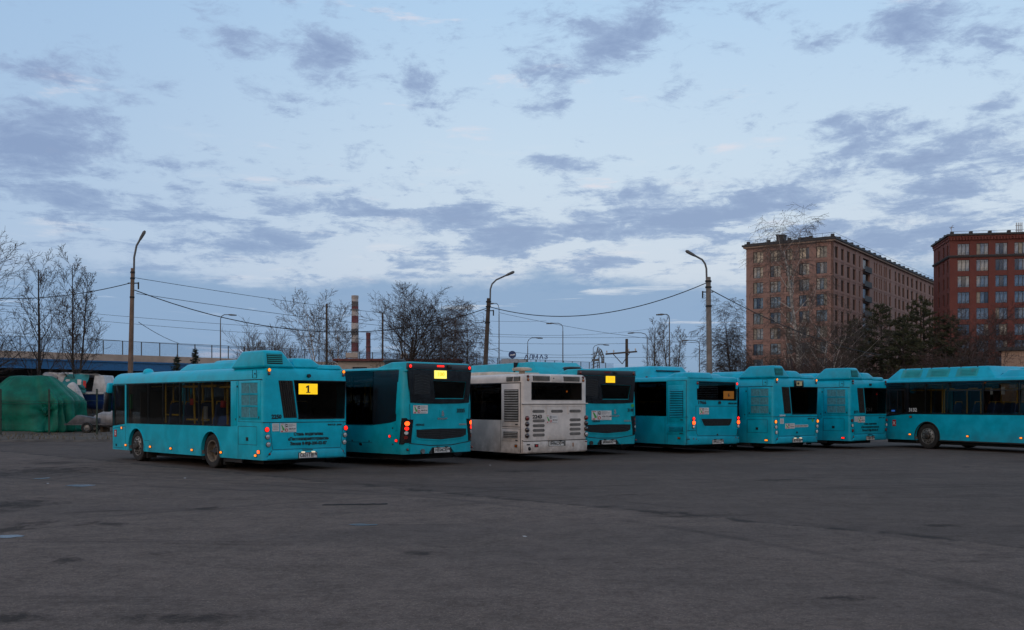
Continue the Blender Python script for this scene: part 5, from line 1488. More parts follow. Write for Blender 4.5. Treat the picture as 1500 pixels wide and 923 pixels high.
def make_gas_bus(label, pos, ang, m, num):
    """twelve-metre bus seen from its left side; the long gas-bottle housing on the roof"""
    L = 12.0; R0 = 5.44
    B = Bus(label, pos, ang, L, m)
    B.trim = 'rubber'
    w = (3.4, R0 + 3.86)
    ft = R0 + 4.72
    cab = [(ft + .06, 1.275), (L - .12, 1.14), (L - .12, 2.43), (ft + .06, 2.43)]
    B.body(.31, 2.59, 2.46, .10, .22, rt=.12, cavity=(.5, L - .11, .42, 2.47), wheels=w,
           cuts=[('side', [(1.2, 1.32), (ft - .02, 1.30), (ft - .02, 2.435), (1.2, 2.435)]), ('side', cab), ('rear', [(.5, 1.3), (2.3, 1.3), (2.3, 2.3), (.5, 2.3)]), ('front', [(.13, 1.0), (2.37, 1.0), (2.37, 2.32), (.13, 2.32)])])
    e = [1.2, 2.6, 4.0, R0 + .18, R0 + 1.55, R0 + 3.0, R0 + 3.95, ft - .02]
    B.side_glass([(e[k] + (.015 if k else 0), e[k + 1] - (.015 if k < len(e) - 2 else 0)) for k in range(len(e) - 1)], 1.315, 2.435)
    for sg in (-1, 1):
        B.side('cab_window', cab, 'bus_glass', -.004, .014, sg)
        B.slines('window_band', [(1.2, 1.308, ft, 1.295), (ft, 1.295, L - .1, 1.14), (1.2, 2.445, L - .1, 2.437)], 'gloss_black', .05, .004, sg)
        B.sbox('window_pillar', ft - .05, ft + .09, 1.285, 2.43, 'gloss_black', .003, .05, sg)
    for t0, t1 in ((R0 + .2, R0 + 1.5), (R0 + 1.6, R0 + 2.95)):
        B.slines('vent_frame', [(t0, 2.13, t1, 2.13)], 'black_plastic', .03, -.002)
    # sliding frame inside the cab window
    B.slines('cab_window_frame', [(ft + .14, 1.46, ft + .14, 2.18), (ft + .14, 2.18, L - .3, 2.18), (ft + .85, 1.42, ft + .85, 2.18), (ft + .48, 1.42, ft + .48, 2.18)], 'black_plastic', .035, -.002)
    B.cabin(.6, L - .15, True, True, rows=[1.9, 2.75, 4.3, 5.1, R0 + .5, R0 + 1.3, R0 + 2.1, R0 + 2.9], seed=8)
    MB().box(-1.1, -.15, L - 1.85, L - 1.80, .45, 2.05).build('driver_partition', 'partition', B.r)
    MB().box(-1.1, 1.1, L - .62, L - .2, .45, 1.12).build('dashboard', 'black_plastic', B.r)
    B.sbox('ticket_screen', L - 1.05, L - .9, 1.36, 1.42, 'screen_blue', -.2, .22)
    for t0, t1, z0, z1 in ((R0 + 1.18, R0 + 1.28, 1.98, 2.18), (R0 + .72, R0 + .86, 1.98, 2.24)):
        B.sbox('window_notice', t0, t1, z0, z1, 'sticker_white', -.022, .028)
    for t, hgt in ((R0 + 3.35, 2.2), (R0 + 2.4, 2.2), (R0 + 1.85, 2.2)):
        MB().tube([(-.95, t, .9), (-.95, t, hgt - .05), (-.95, t - .08, hgt), (-.95, t - .42, hgt)], .026, 6).build('handrail', 'rail_yellow', B.r, 60)
    B.stext('fleet_number', num, R0 + 4.50, 1.425, .185, 'print_white', .36, -.001, .003)
    # skirt lamps, emblem
    for t in (R0 + 4.62, R0 + 2.15, R0 + .1, 1.0): B.smark(t, .515)
    B.smark(R0 + 4.59, 1.17, 'lens_amber_off', .09, .06, name='turn_repeater')
    em = B.sbox('city_emblem', R0 + 5.27, R0 + 5.43, .81, 1.05, 'emblem_red', .008, .006)
    B.side('emblem_anchor', [(R0 + 5.29, .86), (R0 + 5.39, 1.0), (R0 + 5.41, .99), (R0 + 5.31, .85)], 'print_white', .0105, .004, parent=em)
    B.side('emblem_anchor', [(R0 + 5.29, .99), (R0 + 5.31, 1.0), (R0 + 5.41, .87), (R0 + 5.39, .86)], 'print_white', .012, .004, parent=em)
    B.sbox('skirt_trim', 4.2, w[1] - .56, .30, .345, 'rubber', .006, .02)
    B.rlamp(.2, 2.4, .04, 'lens_red_off', 'clearance_light'); B.rlamp(2.3, 2.4, .04, 'lens_red_off', 'clearance_light')
    B.rear('rear_window', [(.5, 1.3), (2.3, 1.3), (2.3, 2.3), (.5, 2.3)], 'bus_glass_dark', -.002, .012)
    for u in (.15, 2.35):
        for z in (.65, .85, 1.05): B.rlamp(u, z, .058, 'lens_red_off')
    B.rbox('bumper', .15, 2.35, .33, .52, m, .035, .01, bevel=.015)
    # roof: the gas housing, its three vent panels, the second housing behind it
    t0, t1 = R0 + 1.10, R0 + 5.75
    g = rearpod_fr(B, (.04, 2.46, t0, t1), (.26, 2.24, t0 + .42, t1 - .45), 2.56, 2.985, 'gas_housing', m, B.r, .03)
    sl = lambda z: -1.25 + .04 + (z - 2.56) * .22 / .425 + .008
    for a, b in ((R0 + 5.13, R0 + 4.22), (R0 + 3.97, R0 + 3.02), (R0 + 2.72, R0 + 1.85)):
        o = MB().prism([(b, 2.63), (a, 2.63), (a, 2.93), (b, 2.93)], lambda p, d: (sl(p[1]) - d, p[0], p[1]), -.004, .012).build('vent_panel', 'roof_box_dirty', g)
        for k in range(4):
            z = 2.70 + .052 * k
            MB().prism([(b + .1, z), (a - .16, z), (a - .16, z + .022), (b + .1, z + .022)], lambda p, d: (sl(p[1]) - d, p[0], p[1]), .0, .03).build('slat', 'roof_box_dirty', o)
        for t in (a - .1, b + .1): MB().cyl((sl(2.95) + .02, t, 2.96), (0, 0, 1), .03, .05, 6).build('clip', 'seam_black', o)
    h = rearpod_fr(B, (.10, 2.40, 2.2, R0 + 1.06), (.30, 2.2, 2.4, R0 + .80), 2.56, 2.83, 'air_conditioner', m, B.r, .05)
    rearpod_fr(B, (.55, 2.2, 2.6, R0 + 1.4), (.7, 2.1, 2.8, R0 + .45), 2.7, 2.925, 'air_conditioner_hood', m, B.r, .05)
    for k in range(4):
        t = R0 + .78 - .17 * k
        MB().frus((-1.25 + .22, -1.25 + .26, t - .06, t + .06), (-1.25 + .30, -1.25 + .34, t - .10, t + .02), 2.72, 2.78).build('vent', 'seam_black', h)
    MB().cyl((-1.13, R0 + 5.30, 2.50), (1, 0, 0), .05, .07, 10).build('side_camera', 'black_plastic', B.r, 50)
    B.mirrors(m); B.front(2.58, 1.0)
    return B

def wrap_strip(B, z0, z1, s0, s1, off, ns, nz, hw, rr, mirror, thick=.03, fz=None):
    """a curved panel that wraps the rear corner; s runs along the plan outline from the rear face (s<0 on the rear, s>0 on the side)"""
    def pos(s, o):
        q = rr * pi / 2
        if s < 0: x, y, nx, ny = -hw + rr - s, 0.0, 0, -1
        elif s < q: a = 1.5 * pi - s / rr; x, y, nx, ny = -hw + rr + rr * cos(a), rr + rr * sin(a), cos(a), sin(a)
        else: x, y, nx, ny = -hw, rr + s - q, -1, 0
        return (x + nx * o) * (-1 if mirror else 1), y + ny * o
    V = []; Fc = []
    for o in (off, off - thick):
        for i in range(ns + 1):
            fs = i / ns
            for j in range(nz + 1):
                fj = j / nz
                s = s0 + (s1 - s0) * fs; z = z0 + (z1 - z0) * fj
                if fz: s, z = fz(fs, fj, s, z)
                x, y = pos(s, o); V.append((x, y, z))
    n1 = (ns + 1) * (nz + 1); I = lambda i, j: i * (nz + 1) + j
    for i in range(ns):
        for j in range(nz):
            Fc.append((I(i, j), I(i, j + 1), I(i + 1, j + 1), I(i + 1, j)))
            Fc.append((n1 + I(i, j), n1 + I(i + 1, j), n1 + I(i + 1, j + 1), n1 + I(i, j + 1)))
    for i in range(ns):
        for j in (0, nz): Fc.append((I(i, j), I(i + 1, j), n1 + I(i + 1, j), n1 + I(i, j)))
    for j in range(nz):
        for i in (0, ns): Fc.append((I(i, j), I(i, j + 1), n1 + I(i, j + 1), n1 + I(i, j)))
    return MB().add(V, Fc)

# -------- bus with the black glazed upper tail and wrap-round lamps
def make_dark_tail_bus(label, pos, ang, m, num, plate, lit, pod, sticker, board_txt, seed):
    L = 12.0; W = 2.55; hw = W / 2; rr = .24
    B = Bus(label, pos, ang, L, m, W)
    ins = [(.34, .05), (.62, .005), (.95, 0), (1.7, .015), (2.52, .058)]
    def xs(z):
        for (a, i), (b, j) in zip(ins[:-1], ins[1:]):
            if z <= b: return hw - (i + (j - i) * max(0, (z - a)) / (b - a))
        return hw - .06
    B.xs = xs
    w = (3.3, 9.3)
    B.trim = 'black_plastic'
    wl = [(.33, 1.22), (.58, 1.165), (1.32, 1.09), (L - .9, 1.07), (L - .9, 2.55), (.27, 2.55)]
    B.body(.34, 2.635, 2.56, rr, .22, insets=ins, rt=.115, crown=.02, cavity=(.5, L - .11, .44, 2.50), wheels=w, cuts=[('side', [(p[0] + (.03 if p[0] < 1 else 0), p[1] + .02) for p in wl]), ('rear', [(1.0, 2.28), (1.06, 1.82), (2.10, 1.82), (2.2, 2.26)]), ('front', [(.13, 1.0), (2.37, 1.0), (2.37, 2.32), (.13, 2.32)])])
    e = [.27, 1.33, 2.75, 4.2, 5.7, 7.2, 8.7, 9.9, L - .9]
    for k in range(len(e) - 1):
        a, b = e[k] + (.012 if k else 0), e[k + 1] - .012
        for sg in (-1, 1):
            pts = [(.33, 1.22), (.58, 1.165), (b, 1.09), (b, 2.55), (a, 2.55)] if k == 0 else [(a, 1.085), (b, 1.085), (b, 2.55), (a, 2.55)]
            B.side('side_window', pts, 'bus_glass_dark' if k else 'gloss_black', .004, .008, sg)
            if k: B.sbox('window_pillar', a - .05, a + .03, 1.09, 2.54, 'gloss_black', -.010, .05, sg)
    B.cabin(.6, L - .15, True, True, zc=2.45, rows=[2.0, 2.9, 3.8, 4.7, 5.6, 6.5, 7.6], seed=seed)
    for t in (2.0, 1.75):
        MB().tube([(-.98, t, .9), (-.98, t, 2.18), (-.98, t - .05, 2.26), (-.98, t - .5, 2.28)], .028, 6).build('handrail', 'rail_yellow', B.r, 60)
    # corner pillars stay body colour; black tail
    dk = [(.085, 2.745), (.13, 2.30), (.19, 1.70), (.6, 1.675), (1.25, 1.667), (1.9, 1.675), (2.31, 1.70), (2.37, 2.30), (2.415, 2.745)]
    B.rear('tail_glazing', [(.11, 2.565)] + dk[1:-1] + [(2.39, 2.565)], 'gloss_black', -.024, .04)
    for o in (): pass
    tg = B.rear('tail_glazing_frame', [(.11, 2.565), (.13, 2.30), (.19, 1.70), (.6, 1.675), (1.25, 1.667), (1.9, 1.675), (2.31, 1.70), (2.37, 2.30), (2.39, 2.565)], 'gloss_black', .010, .002)
    boolean_cut_local(tg, MB().prism([(.98 - 1.25, 2.29), (1.05 - 1.25, 1.80), (2.11 - 1.25, 1.80), (2.21 - 1.25, 2.27)], lambda p, d: (p[0], d, p[1]), -.2, .2))
    B.rear('rear_window', [(1.0, 2.28), (1.06, 1.82), (2.10, 1.82), (2.2, 2.26)], 'bus_glass', .004, .006)
    B.rear('tail_band', [(.09, 2.575), (2.41, 2.575), (2.40, 2.735), (.10, 2.735)], 'tail_grey', .012, .06, bevel=.01)
    lv = B.rbox('tail_vent', .31, .87, 1.92, 2.44, 'grille_black', .013, -.008)
    for k in range(7):
        z = 1.95 + .072 * k
        B.rear('slat', [(.33, z), (.60, z + .05), (.85, z + .005), (.85, z + .025), (.60, z + .072), (.33, z + .022)], 'black_plastic', .02, -.01, lv)
    bw = .22 if lit else .18
    bc = 1.235 if lit else 1.36
    if lit: bw, bc = .215, 1.235
    o = B.rbox('route_board', bc - bw, bc + bw, 2.345, 2.56, 'board_bright' if lit else 'board_yellow', .03, .0)
    B.rtext('route_number', board_txt, bc, 2.455, .15, 'digit_amber', .24, .034, .003, o)
    B.rlamp(.18, 2.655, .045, 'lit_red' if lit else 'lens_red_off', 'clearance_light')
    B.rlamp(2.32, 2.655, .045, 'lit_red' if lit else 'lens_red_off', 'clearance_light')
    B.rbox('brake_light', 1.12, 1.36, 2.655, 2.70, 'lit_red' if lit else 'lens_red_off', .03, .0)
    MB().box(.24, .36, -.09, .02, 2.62, 2.72).build('rear_camera', 'black_plastic', B.r, bevel=.02)
    # lower tail: lid, curved grille, bumper
    B.rlines('lid_joint', [(.17, 1.66, .22, .64), (2.33, 1.66, 2.28, .64)], w=.008)
    gpts = [(.37, 1.0), (1.25, 1.015), (2.22, 1.0), (2.205, .80), (2.0, .735), (1.25, .69), (.55, .735), (.375, .78)]
    g = B.rear('engine_grille', gpts, 'grille_black', .006, .02)
    for k in range(5):
        z = .765 + .047 * k
        B.rear('slat', [(.45, z), (1.25, z - .03), (2.1, z), (2.1, z + .016), (1.25, z - .014), (.45, z + .016)], 'black_plastic', .016, .0, g)
    B.rlines('grille_rim', [(a[0], a[1], b[0], b[1]) for a, b in zip(gpts, gpts[1:] + gpts[:1])], m, .03, .014)
    B.rlines('lid_edge', [(.16, .63, .9, .555), (.9, .555, 1.65, .55), (1.65, .55, 2.34, .63)], 'seam_black', .02, .004)
    B.rear('bumper', [(.16, .35), (.80, .35), (.92, .50), (1.60, .50), (1.72, .35), (2.34, .35), (2.34, .60), (1.66, .525), (.86, .525), (.16, .60)], m, .03, .01)
    B.rbox('plate_recess', .86, 1.66, .33, .515, 'black_plastic', .008, .012)
    MB().cyl((.57 - 1.25, -.03, .41), (0, 1, 0), .065, .1, 12).build('exhaust_tip' if lit else 'tow_cap', 'steel_grey' if lit else 'hub_dark', B.r, 50)
    B.plate(1.27, .425, plate, .56, .13, False)
    if sticker == 'small': B.sticker(.29, .79, 1.41, 1.63)
    else: B.sticker(.62, 1.41, 1.14, 1.44)
    B.rtext('fleet_number', num, 2.0 if lit else 2.2, 1.475 if lit else 1.45, .14, 'print_black', .30 if lit else .25, .008, .005)
    B.rtext('maker_badge', 'НЕФАЗ', .52 if lit else .80, 1.11 if lit else 1.10, .07, 'print_black', .29, .008, .002)
    B.rtext('model_badge', 'КАМАЗ', 2.07, 1.10, .06, 'print_grey', .27, .008, .002)
    c = 1.32 if lit else 1.55
    lg = B.rear('emblem_shield', [(c - .10, 1.50), (c + .10, 1.50), (c + .085, 1.33), (c, 1.30), (c - .085, 1.33)], 'teal_paint_deep', .007, .004)
    B.rear('emblem', [(c - .03, 1.47), (c + .015, 1.49), (c + .04, 1.43), (c + .055, 1.36), (c + .02, 1.32), (c - .01, 1.35), (c - .045, 1.33), (c - .03, 1.40)], 'chrome', .016, .0, lg)
    B.rtext('maker_name', 'КАМАЗ', c, 1.265, .055, 'chrome', .36, .01, .004)
    if not lit: B.rear('gas_badge', [(2.28 + .06 * cos(2 * pi * k / 8), 1.60 + .06 * sin(2 * pi * k / 8)) for k in range(8)], 'print_green', .008, .004)
    for mir in (False, True):
        fz = lambda fs, fj, s, z: (s, z)
        def lens_shape(fs, fj, s, z):
            t = (z - .63) / .64                              # leaning outline
            return s + (.10 * (1 - t) - .05) * .8, z + (.05 if fs > .5 else -.03) * (fj - .5)
        o = wrap_strip(B, .63, 1.27, -.03, .30, .010, 10, 8, hw - .0, rr, mir, .03, lens_shape).build('tail_light', 'gloss_black', B.r, 40)
        for zc, rz, mm in ((1.15, .058, 'lit_red_hot' if lit else 'lens_red_off'), (1.02, .05, 'lit_red' if lit else 'lens_red_off'), (.905, .045, 'lens_white_off'), (.785, .045, 'lens_red_off')):
            sc = .105 + .06 * (1.0 - (zc - .63) / .64)
            def disc(fs, fj, s, z):
                x, y = 2 * fs - 1, 2 * fj - 1
                return sc + rz * 1.15 * x * sqrt(1 - y * y / 2), zc + rz * y * sqrt(1 - x * x / 2)
            wrap_strip(B, zc - rz, zc + rz, sc - rz, sc + rz, .018, 6, 6, hw, rr, mir, .02, disc).build('lens', mm, o, 60)
    B.smark(.57, .81, 'lit_red' if lit else 'lens_red_off', .06, .06); B.smark(.30, .70, 'lit_red' if lit else 'lens_red_off', .08, .06, 'side_reflector')
    B.rlamp(.09, .47, .03, 'lens_red_off', 'reflector'); B.rlamp(2.42, .47, .03, 'lens_red_off', 'reflector')
    B.slines('panel_joint', [(1.33, .36, 1.33, 1.09), (.36, .40, .36, 1.15), (1.33, .62, 2.4, .62), (.36, .95, .26, .97)], w=.008)
    B.sbox('hatch_latch', 1.78, 1.9, .53, .60, 'seam_black', .012, .01)
    for t, z in ((.46, 1.03), (.46, .60), (1.45, .66), (2.2, .66)): B.sbox('panel_latch', t - .02, t + .02, z - .018, z + .018, 'seam_black', .012, .01)
    # roof
    rearpod_fr(B, (.06, 2.44, .012, 1.85), (.16, 2.34, .03, .75), 2.50, 2.775, 'roof_fairing', m, B.r, .04)
    v = rearpod_fr(B, (.72, 1.12, 1.35, 1.7), (.70, 1.14, 1.33, 1.72), 2.62, 2.83, 'roof_vent', 'black_plastic', B.r, .02)
    rearpod_fr(B, (.66, 1.18, 1.3, 1.76), (.70, 1.14, 1.34, 1.72), 2.83, 2.90, 'vent_cap', 'black_plastic', v, .03)
    if pod:
        q = rearpod_fr(B, (.12, 2.42, 2.35, 10.8), (.34, 2.2, 3.05, 10.2), 2.60, 3.11, 'gas_housing', m, B.r, .03)
        MB().box(-1.25 + .16, 1.25 - .16, 4.0, 4.02, 2.64, 3.115).build('housing_joint', 'seam_black', q)
    B.mirrors('black_plastic'); B.front(2.76, 1.0)
    return B

def boolean_cut_local(o, mb):
    par = o.parent; o.parent = None
    c = mb.build('cutter', None)
    mats = [x for x in o.data.materials]
    boolean_cut(o, [c])
    if len(o.data.materials) == 0:
        for x in mats: o.data.materials.append(x)
    o.parent = par

# -------- boxy bus with louvred engine doors; the white one and its teal younger cousin
def make_white_bus(label, pos, ang, num, plate):
    L = 12.0; m = 'white_paint'
    B = Bus(label, pos, ang, L, m)
    B.trim = m
    rw = [(.38, 1.785), (2.255, 1.785), (2.255, 2.275), (.38, 2.275)]
    B.body(.25, 2.52, 2.26, .13, .2, rt=.15, cavity=(.5, L - .11, .40, 2.36), wheels=(3.3, 9.3), cuts=[('side', [(.95, 1.19), (L - .8, 1.19), (L - .8, 2.25), (.95, 2.25)]), ('rear', rw), ('front', [(.13, 1.0), (2.37, 1.0), (2.37, 2.32), (.13, 2.32)])])
    e = [.95, 2.5, 4.0, 5.5, 7.0, 8.5, 10.0, L - .8]
    B.side_glass([(e[k] + (.015 if k else 0), e[k + 1] - .015) for k in range(7)], 1.19, 2.25, 'bus_glass_dark')
    B.cabin(.6, L - .15, True, True, zc=2.33, rows=[2.0, 2.9, 3.8, 4.7, 5.6, 6.5], seed=3)
    B.slines('roof_joint', [(.03, 2.263, L - .3, 2.263)], w=.025)
    dp = B.sbox('engine_door', .09, .925, 1.01, 2.235, m, .012, .01, bevel=.008)
    B.louvres('vent', 'side', .12, .80, 1.15, 2.08, 13, 'slat_dirty', parent=dp).location.x = -.011
    B.sbox('hatch_latch', .15, .27, 1.055, 1.09, 'seam_black', .02, .0, parent=dp)
    lp = B.sbox('lower_door', .13, .925, .585, .93, m, .012, .01, bevel=.008)
    B.louvres('vent', 'side', .16, .84, .68, .87, 4, 'slat_dirty', parent=lp).location.x = -.011
    B.sbox('hatch_latch', .16, .26, .605, .635, 'seam_black', .02, .0, parent=lp)
    B.slines('panel_joint', [(1.0, .27, 1.0, 1.18), (.05, .27, .05, 2.25), (.08, 1.0, .92, 1.0), (.08, .945, .92, .945)], w=.010)
    for t0, t1 in ((.41, .71), (.07, .365)): B.louvres('roof_vent', 'side', t0, t1, 2.31, 2.445, 4, 'slat_dirty')
    B.smark(.25, .46, 'lens_amber_off', .09, .06, 'side_reflector')
    # rear
    B.rear('rear_window', rw, 'bus_glass_dark', -.002, .012)
    B.rlines('window_seal', [(.37, 1.78, 2.265, 1.78), (2.265, 1.78, 2.265, 2.28), (2.265, 2.28, .37, 2.28), (.37, 2.28, .37, 1.78)], 'seam_black', .02, .006)
    B.louvres('rear_vent', 'rear', .42, 1.04, 2.325, 2.47, 5, 'slat_dirty'); B.louvres('rear_vent', 'rear', 1.57, 2.19, 2.325, 2.47, 5, 'slat_dirty')
    o = B.rbox('vent_cover', 1.11, 1.51, 2.325, 2.485, m, .016, .01, bevel=.006); B.rbox('latch', 1.16, 1.195, 2.39, 2.42, 'seam_black', .022, .0, o)
    B.rear('rear_lip', [(.0, 1.655), (2.5, 1.665), (2.5, 1.69), (.0, 1.685)], m, .03, .02)
    B.rlines('lip_shadow_gap', [(.02, 1.648, 2.48, 1.655)], 'seam_black', .014, .003)
    lid = [(.36, .63, .36, 1.62), (.36, 1.62, 2.28, 1.62), (2.28, 1.62, 2.28, .63)]
    for u0, u1 in ((.37, .90), (.94, 1.72), (1.76, 2.27)):
        B.rlines('lid_rib', [(u0, 1.37, u0, 1.60), (u0, 1.60, u1, 1.60), (u1, 1.60, u1, 1.37)], 'white_paint', .02, .010)
    slot = lambda u0, u1, z0, z1: B.rear('cooling_slot', [(u0 + .03, z0), (u1 - .03, z0), (u1, z0 + .03), (u1, z1 - .03), (u1 - .03, z1), (u0 + .03, z1), (u0, z1 - .03), (u0, z0 + .03)], 'slot_grey', .005, .012)
    for u0 in (.40, 1.09, 1.79): slot(u0, u0 + .445, 1.405, 1.49)
    for z in (1.175, 1.035, .90, .765):
        slot(.41, .85, z - .042, z + .042); slot(1.80, 2.23, z - .042 + .015, z + .042 + .015)
    for u in (.20, 2.44):
        for z, l in ((1.25, 'lens_red_off'), (1.085, 'lens_dark'), (.92, 'lens_dark'), (.755, 'lens_clear' if u > 1 else 'lens_dark')): B.rlamp(u, z, .062, l, out=.05)
    for u in (.24, 2.33):
        B.rlamp(u, 2.45, .035, 'lens_red_off', 'clearance_light'); B.rlamp(u, 2.36, .04, 'lens_amber_off', 'clearance_light')
    B.rtext('fleet_number', num, .575, 1.29, .14, 'print_black', .34, .008, .005)
    B.sticker(.91, 1.34, 1.11, 1.33)
    B.rlines('bumper_joint', [(.02, .625, .1, .59), (.1, .59, 2.5, .605)], 'seam_black', .02, .003)
    B.rear('bumper', [(.04, .27), (2.46, .27), (2.47, .575), (.12, .565), (.04, .60)], m, .03, .01, bevel=.015)
    B.rbox('plate_recess', .97, 1.62, .425, .585, 'slot_grey', .034, .0, bevel=.01)
    B.rear('handle_recess', [(.98, .64), (1.70, .64), (1.66, .74), (1.02, .74)], 'white_paint', .012, .0)
    B.plate(1.27, .505, plate, .54, .125).location.y = -.016
    B.rlamp(.27, .38, .05, 'seam_black', 'exhaust_tip', 'black_plastic', .05)
    B.rbox('reflector', .17, .28, .485, .515, 'seam_black', .04, .0); B.rbox('reflector', 2.38, 2.46, .53, .56, 'lens_red_off', .04, .0)
    q = B.rbox('socket', .45, .59, .42, .51, 'seam_black', .04, .0); B.rbox('socket_cap', .49, .55, .44, .49, 'print_red', .044, .0, q)
    B.rbox('tow_eye', 1.88, 1.94, .40, .52, 'rust_stain', .033, .0)
    # roof: mushroom vent and the long hatch frame
    MB().lathe([(.09, -.02), (.085, .10), (.10, .115), (.27, .125), (.29, .16), (.28, .20), (.16, .225), (.001, .23)], 20, lambda a, c, d: (a + .45 - 1.25, c + .55, 2.50 + d)).build('mushroom_vent', 'vent_cream', B.r, 50)
    rearpod_fr(B, (.30, 2.2, 1.8, 4.6), (.36, 2.14, 1.86, 4.5), 2.52, 2.63, 'roof_hatch', 'vent_cream', B.r, .02)
    B.mirrors('black_plastic'); B.front(2.5, 1.0)
    MB().cyl((1.95 - 1.25, .30, 2.03), (0, 1, 0), .028, .01, 8).build('cabin_lamp', 'lit_amber', B.r)
    return B

def make_louvre_bus(label, pos, ang, num, plate):
    L = 12.0; m = 'teal_paint_blue'
    B = Bus(label, pos, ang, L, m)
    B.trim = m
    rw = [(.47, 1.80), (2.35, 1.775), (2.385, 2.385), (.45, 2.41)]
    B.body(.30, 2.57, 2.42, .16, .2, rt=.13, cavity=(.5, L - .11, .42, 2.44), wheels=(3.3, 9.3), cuts=[('side', [(.97, 1.24), (L - .8, 1.24), (L - .8, 2.42), (.97, 2.42)]), ('rear', rw), ('front', [(.13, 1.0), (2.37, 1.0), (2.37, 2.32), (.13, 2.32)])])
    e = [.97, 2.5, 4.0, 5.5, 7.0, 8.5, 10.0, L - .8]
    B.side_glass([(e[k] + (.015 if k else 0), e[k + 1] - .015) for k in range(7)], 1.24, 2.42, 'bus_glass_dark')
    B.cabin(.6, L - .15, True, True, zc=2.40, rows=[2.0, 2.9, 3.8, 4.7, 5.6, 6.5], seed=4)
    B.slines('panel_joint', [(1.04, .31, 1.04, 1.23), (.93, .31, .93, 2.43), (.04, 2.435, .95, 2.435), (.04, .31, .04, 2.43), (.04, 1.22, .12, 1.22)], w=.010)
    dp = B.sbox('engine_door', .14, .875, 1.06, 2.28, m, .010, .01, bevel=.006)
    B.louvres('vent', 'side', .13 + .04, .80, 1.20, 2.12, 16, m, parent=dp).location.x = -.009
    B.sbox('hatch_latch', .18, .30, 1.11, 1.145, 'seam_black', .02, .0, parent=dp)
    lp = B.sbox('lower_door', .13, .95, .64, .97, m, .010, .01, bevel=.006)
    B.louvres('vent', 'side', .18, .85, .735, .90, 4, m, parent=lp).location.x = -.009
    B.sbox('hatch_latch', .18, .34, .665, .69, 'seam_black', .02, .0, parent=lp)
    B.smark(.37, .52, 'lens_amber_off', .10, .05, 'side_reflector')
    # rear
    B.rear('rear_window', rw, 'bus_glass_dark', -.002, .012)
    B.rlines('window_seal', [(a[0], a[1], b[0], b[1]) for a, b in zip(rw, rw[1:] + rw[:1])], 'seam_black', .022, .006)
    gr = B.rear('window_grille', [(.50, 1.83), (1.48, 1.82), (1.48, 2.36), (.50, 2.37)], 'grille_black', -.014, .03)
    for k in range(9): B.rbox('slat', .51, 1.47, 1.85 + k * .058, 1.866 + k * .058, 'steel_grey', -.010, .02, gr)
    for k in range(6): B.rbox('slat', .55 + k * .17, .562 + k * .17, 1.83, 2.36, 'black_plastic', -.009, .02, gr)
    bd = B.rbox('route_board', 1.72, 2.23, 1.825, 2.09, 'board_dim', .004, .006)
    B.rtext('route_number', '6', 1.97, 1.955, .17, 'print_black', None, .008, .004, bd)
    for u in (.47, 2.37):
        o = B.rear('lamp_pod', [(u - .05, 2.17), (u + .05, 2.17), (u + .055, 2.40), (u - .055, 2.40)], m, .012, .01)
        B.rlamp(u, 2.345, .045, 'lit_red' if u > 2 else 'lens_red_off', 'clearance_light')
    B.rtext('fleet_number', num, .685, 1.70, .165, 'print_black', .37, .008, .005)
    MB().cyl((1.51 - 1.25, -.02, 1.70), (0, 1, 0), .05, .06, 10).build('rear_camera', 'black_plastic', B.r, 50)
    B.rtext('model_badge', 'ЛИАЗ 5292', 2.16, 1.67, .07, 'print_black', .43, .008, .003)
    B.rlines('lid_joint', [(.40, 1.585, 2.44, 1.575), (.40, 1.585, .43, .70), (.43, .70, .50, .60), (.50, .60, 2.36, .57), (2.36, .57, 2.42, .70), (2.42, .70, 2.44, 1.575), (.0, 1.22, .04, 1.22)], w=.014)
    B.rear('lid_recess', [(.60, 1.18), (.76, .90), (.86, .86), (2.02, .85), (2.10, .90), (2.24, 1.18), (2.22, 1.185), (2.07, .93), (2.0, .885), (.88, .895), (.78, .93), (.63, 1.185)], m, .010, .004)
    g = B.rear('engine_grille', [(.66, 1.16), (.78, .945), (.84, .92), (1.97, .915), (2.03, .94), (2.16, 1.15)], 'grille_black', .006, .012)
    for k in range(5): B.rbox('slat', .72 + .03 * (4 - k) * .6, 2.12 - .03 * (4 - k) * .6, .945 + k * .042, .96 + k * .042, 'black_plastic', .014, .0, g)
    B.sticker(.57, 1.01, 1.31, 1.53)
    pl = [(.06, .79), (.40, .79), (.38, 1.22), (.34, 1.40), (.22, 1.30), (.10, 1.05)]
    for mir in (0, 1):
        f = (lambda p: p) if not mir else (lambda p: (2.5 - p[0], p[1]))
        B.rear('lamp_panel', [f(p) for p in (pl if not mir else pl[::-1])], m, .008, .01)
        for z, r, l in ((1.17, .055, 'lit_red'), (1.03, .072, 'lit_red_hot'), (.89, .05, 'lens_white_off')): B.rlamp(.28 if not mir else 2.42, z, r, l, out=.05)
        for k in range(2): B.rlamp((.28 + .13 * k) if not mir else 2.30 + .12 * k, .50 - .015 * k, .04, 'lens_red_off', 'reflector')
    B.rlamp(.07, .49, .04, 'seam_black', 'fog_lamp'); B.rlamp(.50, .44, .03, 'seam_black', 'socket')
    B.rlamp(1.42, .625, .025, 'seam_black', 'hatch_lock')
    B.rear('bumper', [(.03, .32), (2.47, .32), (2.46, .54), (.50, .555), (.04, .60)], m, .03, .01, bevel=.012)
    B.rlines('bumper_joint', [(.02, .775, .42, .775)], w=.012)
    B.plate(1.42, .38, plate, .52, .13).location.y = -.02
    # roof
    rearpod_fr(B, (.06, 1.25, -.03, 1.35), (.16, 1.20, .06, .75), 2.50, 2.71, 'engine_fairing', m, B.r, .06)
    rearpod_fr(B, (1.15, 1.95, .05, 1.4), (1.2, 1.75, .2, 1.1), 2.50, 2.66, 'tank_fairing', m, B.r, .06)
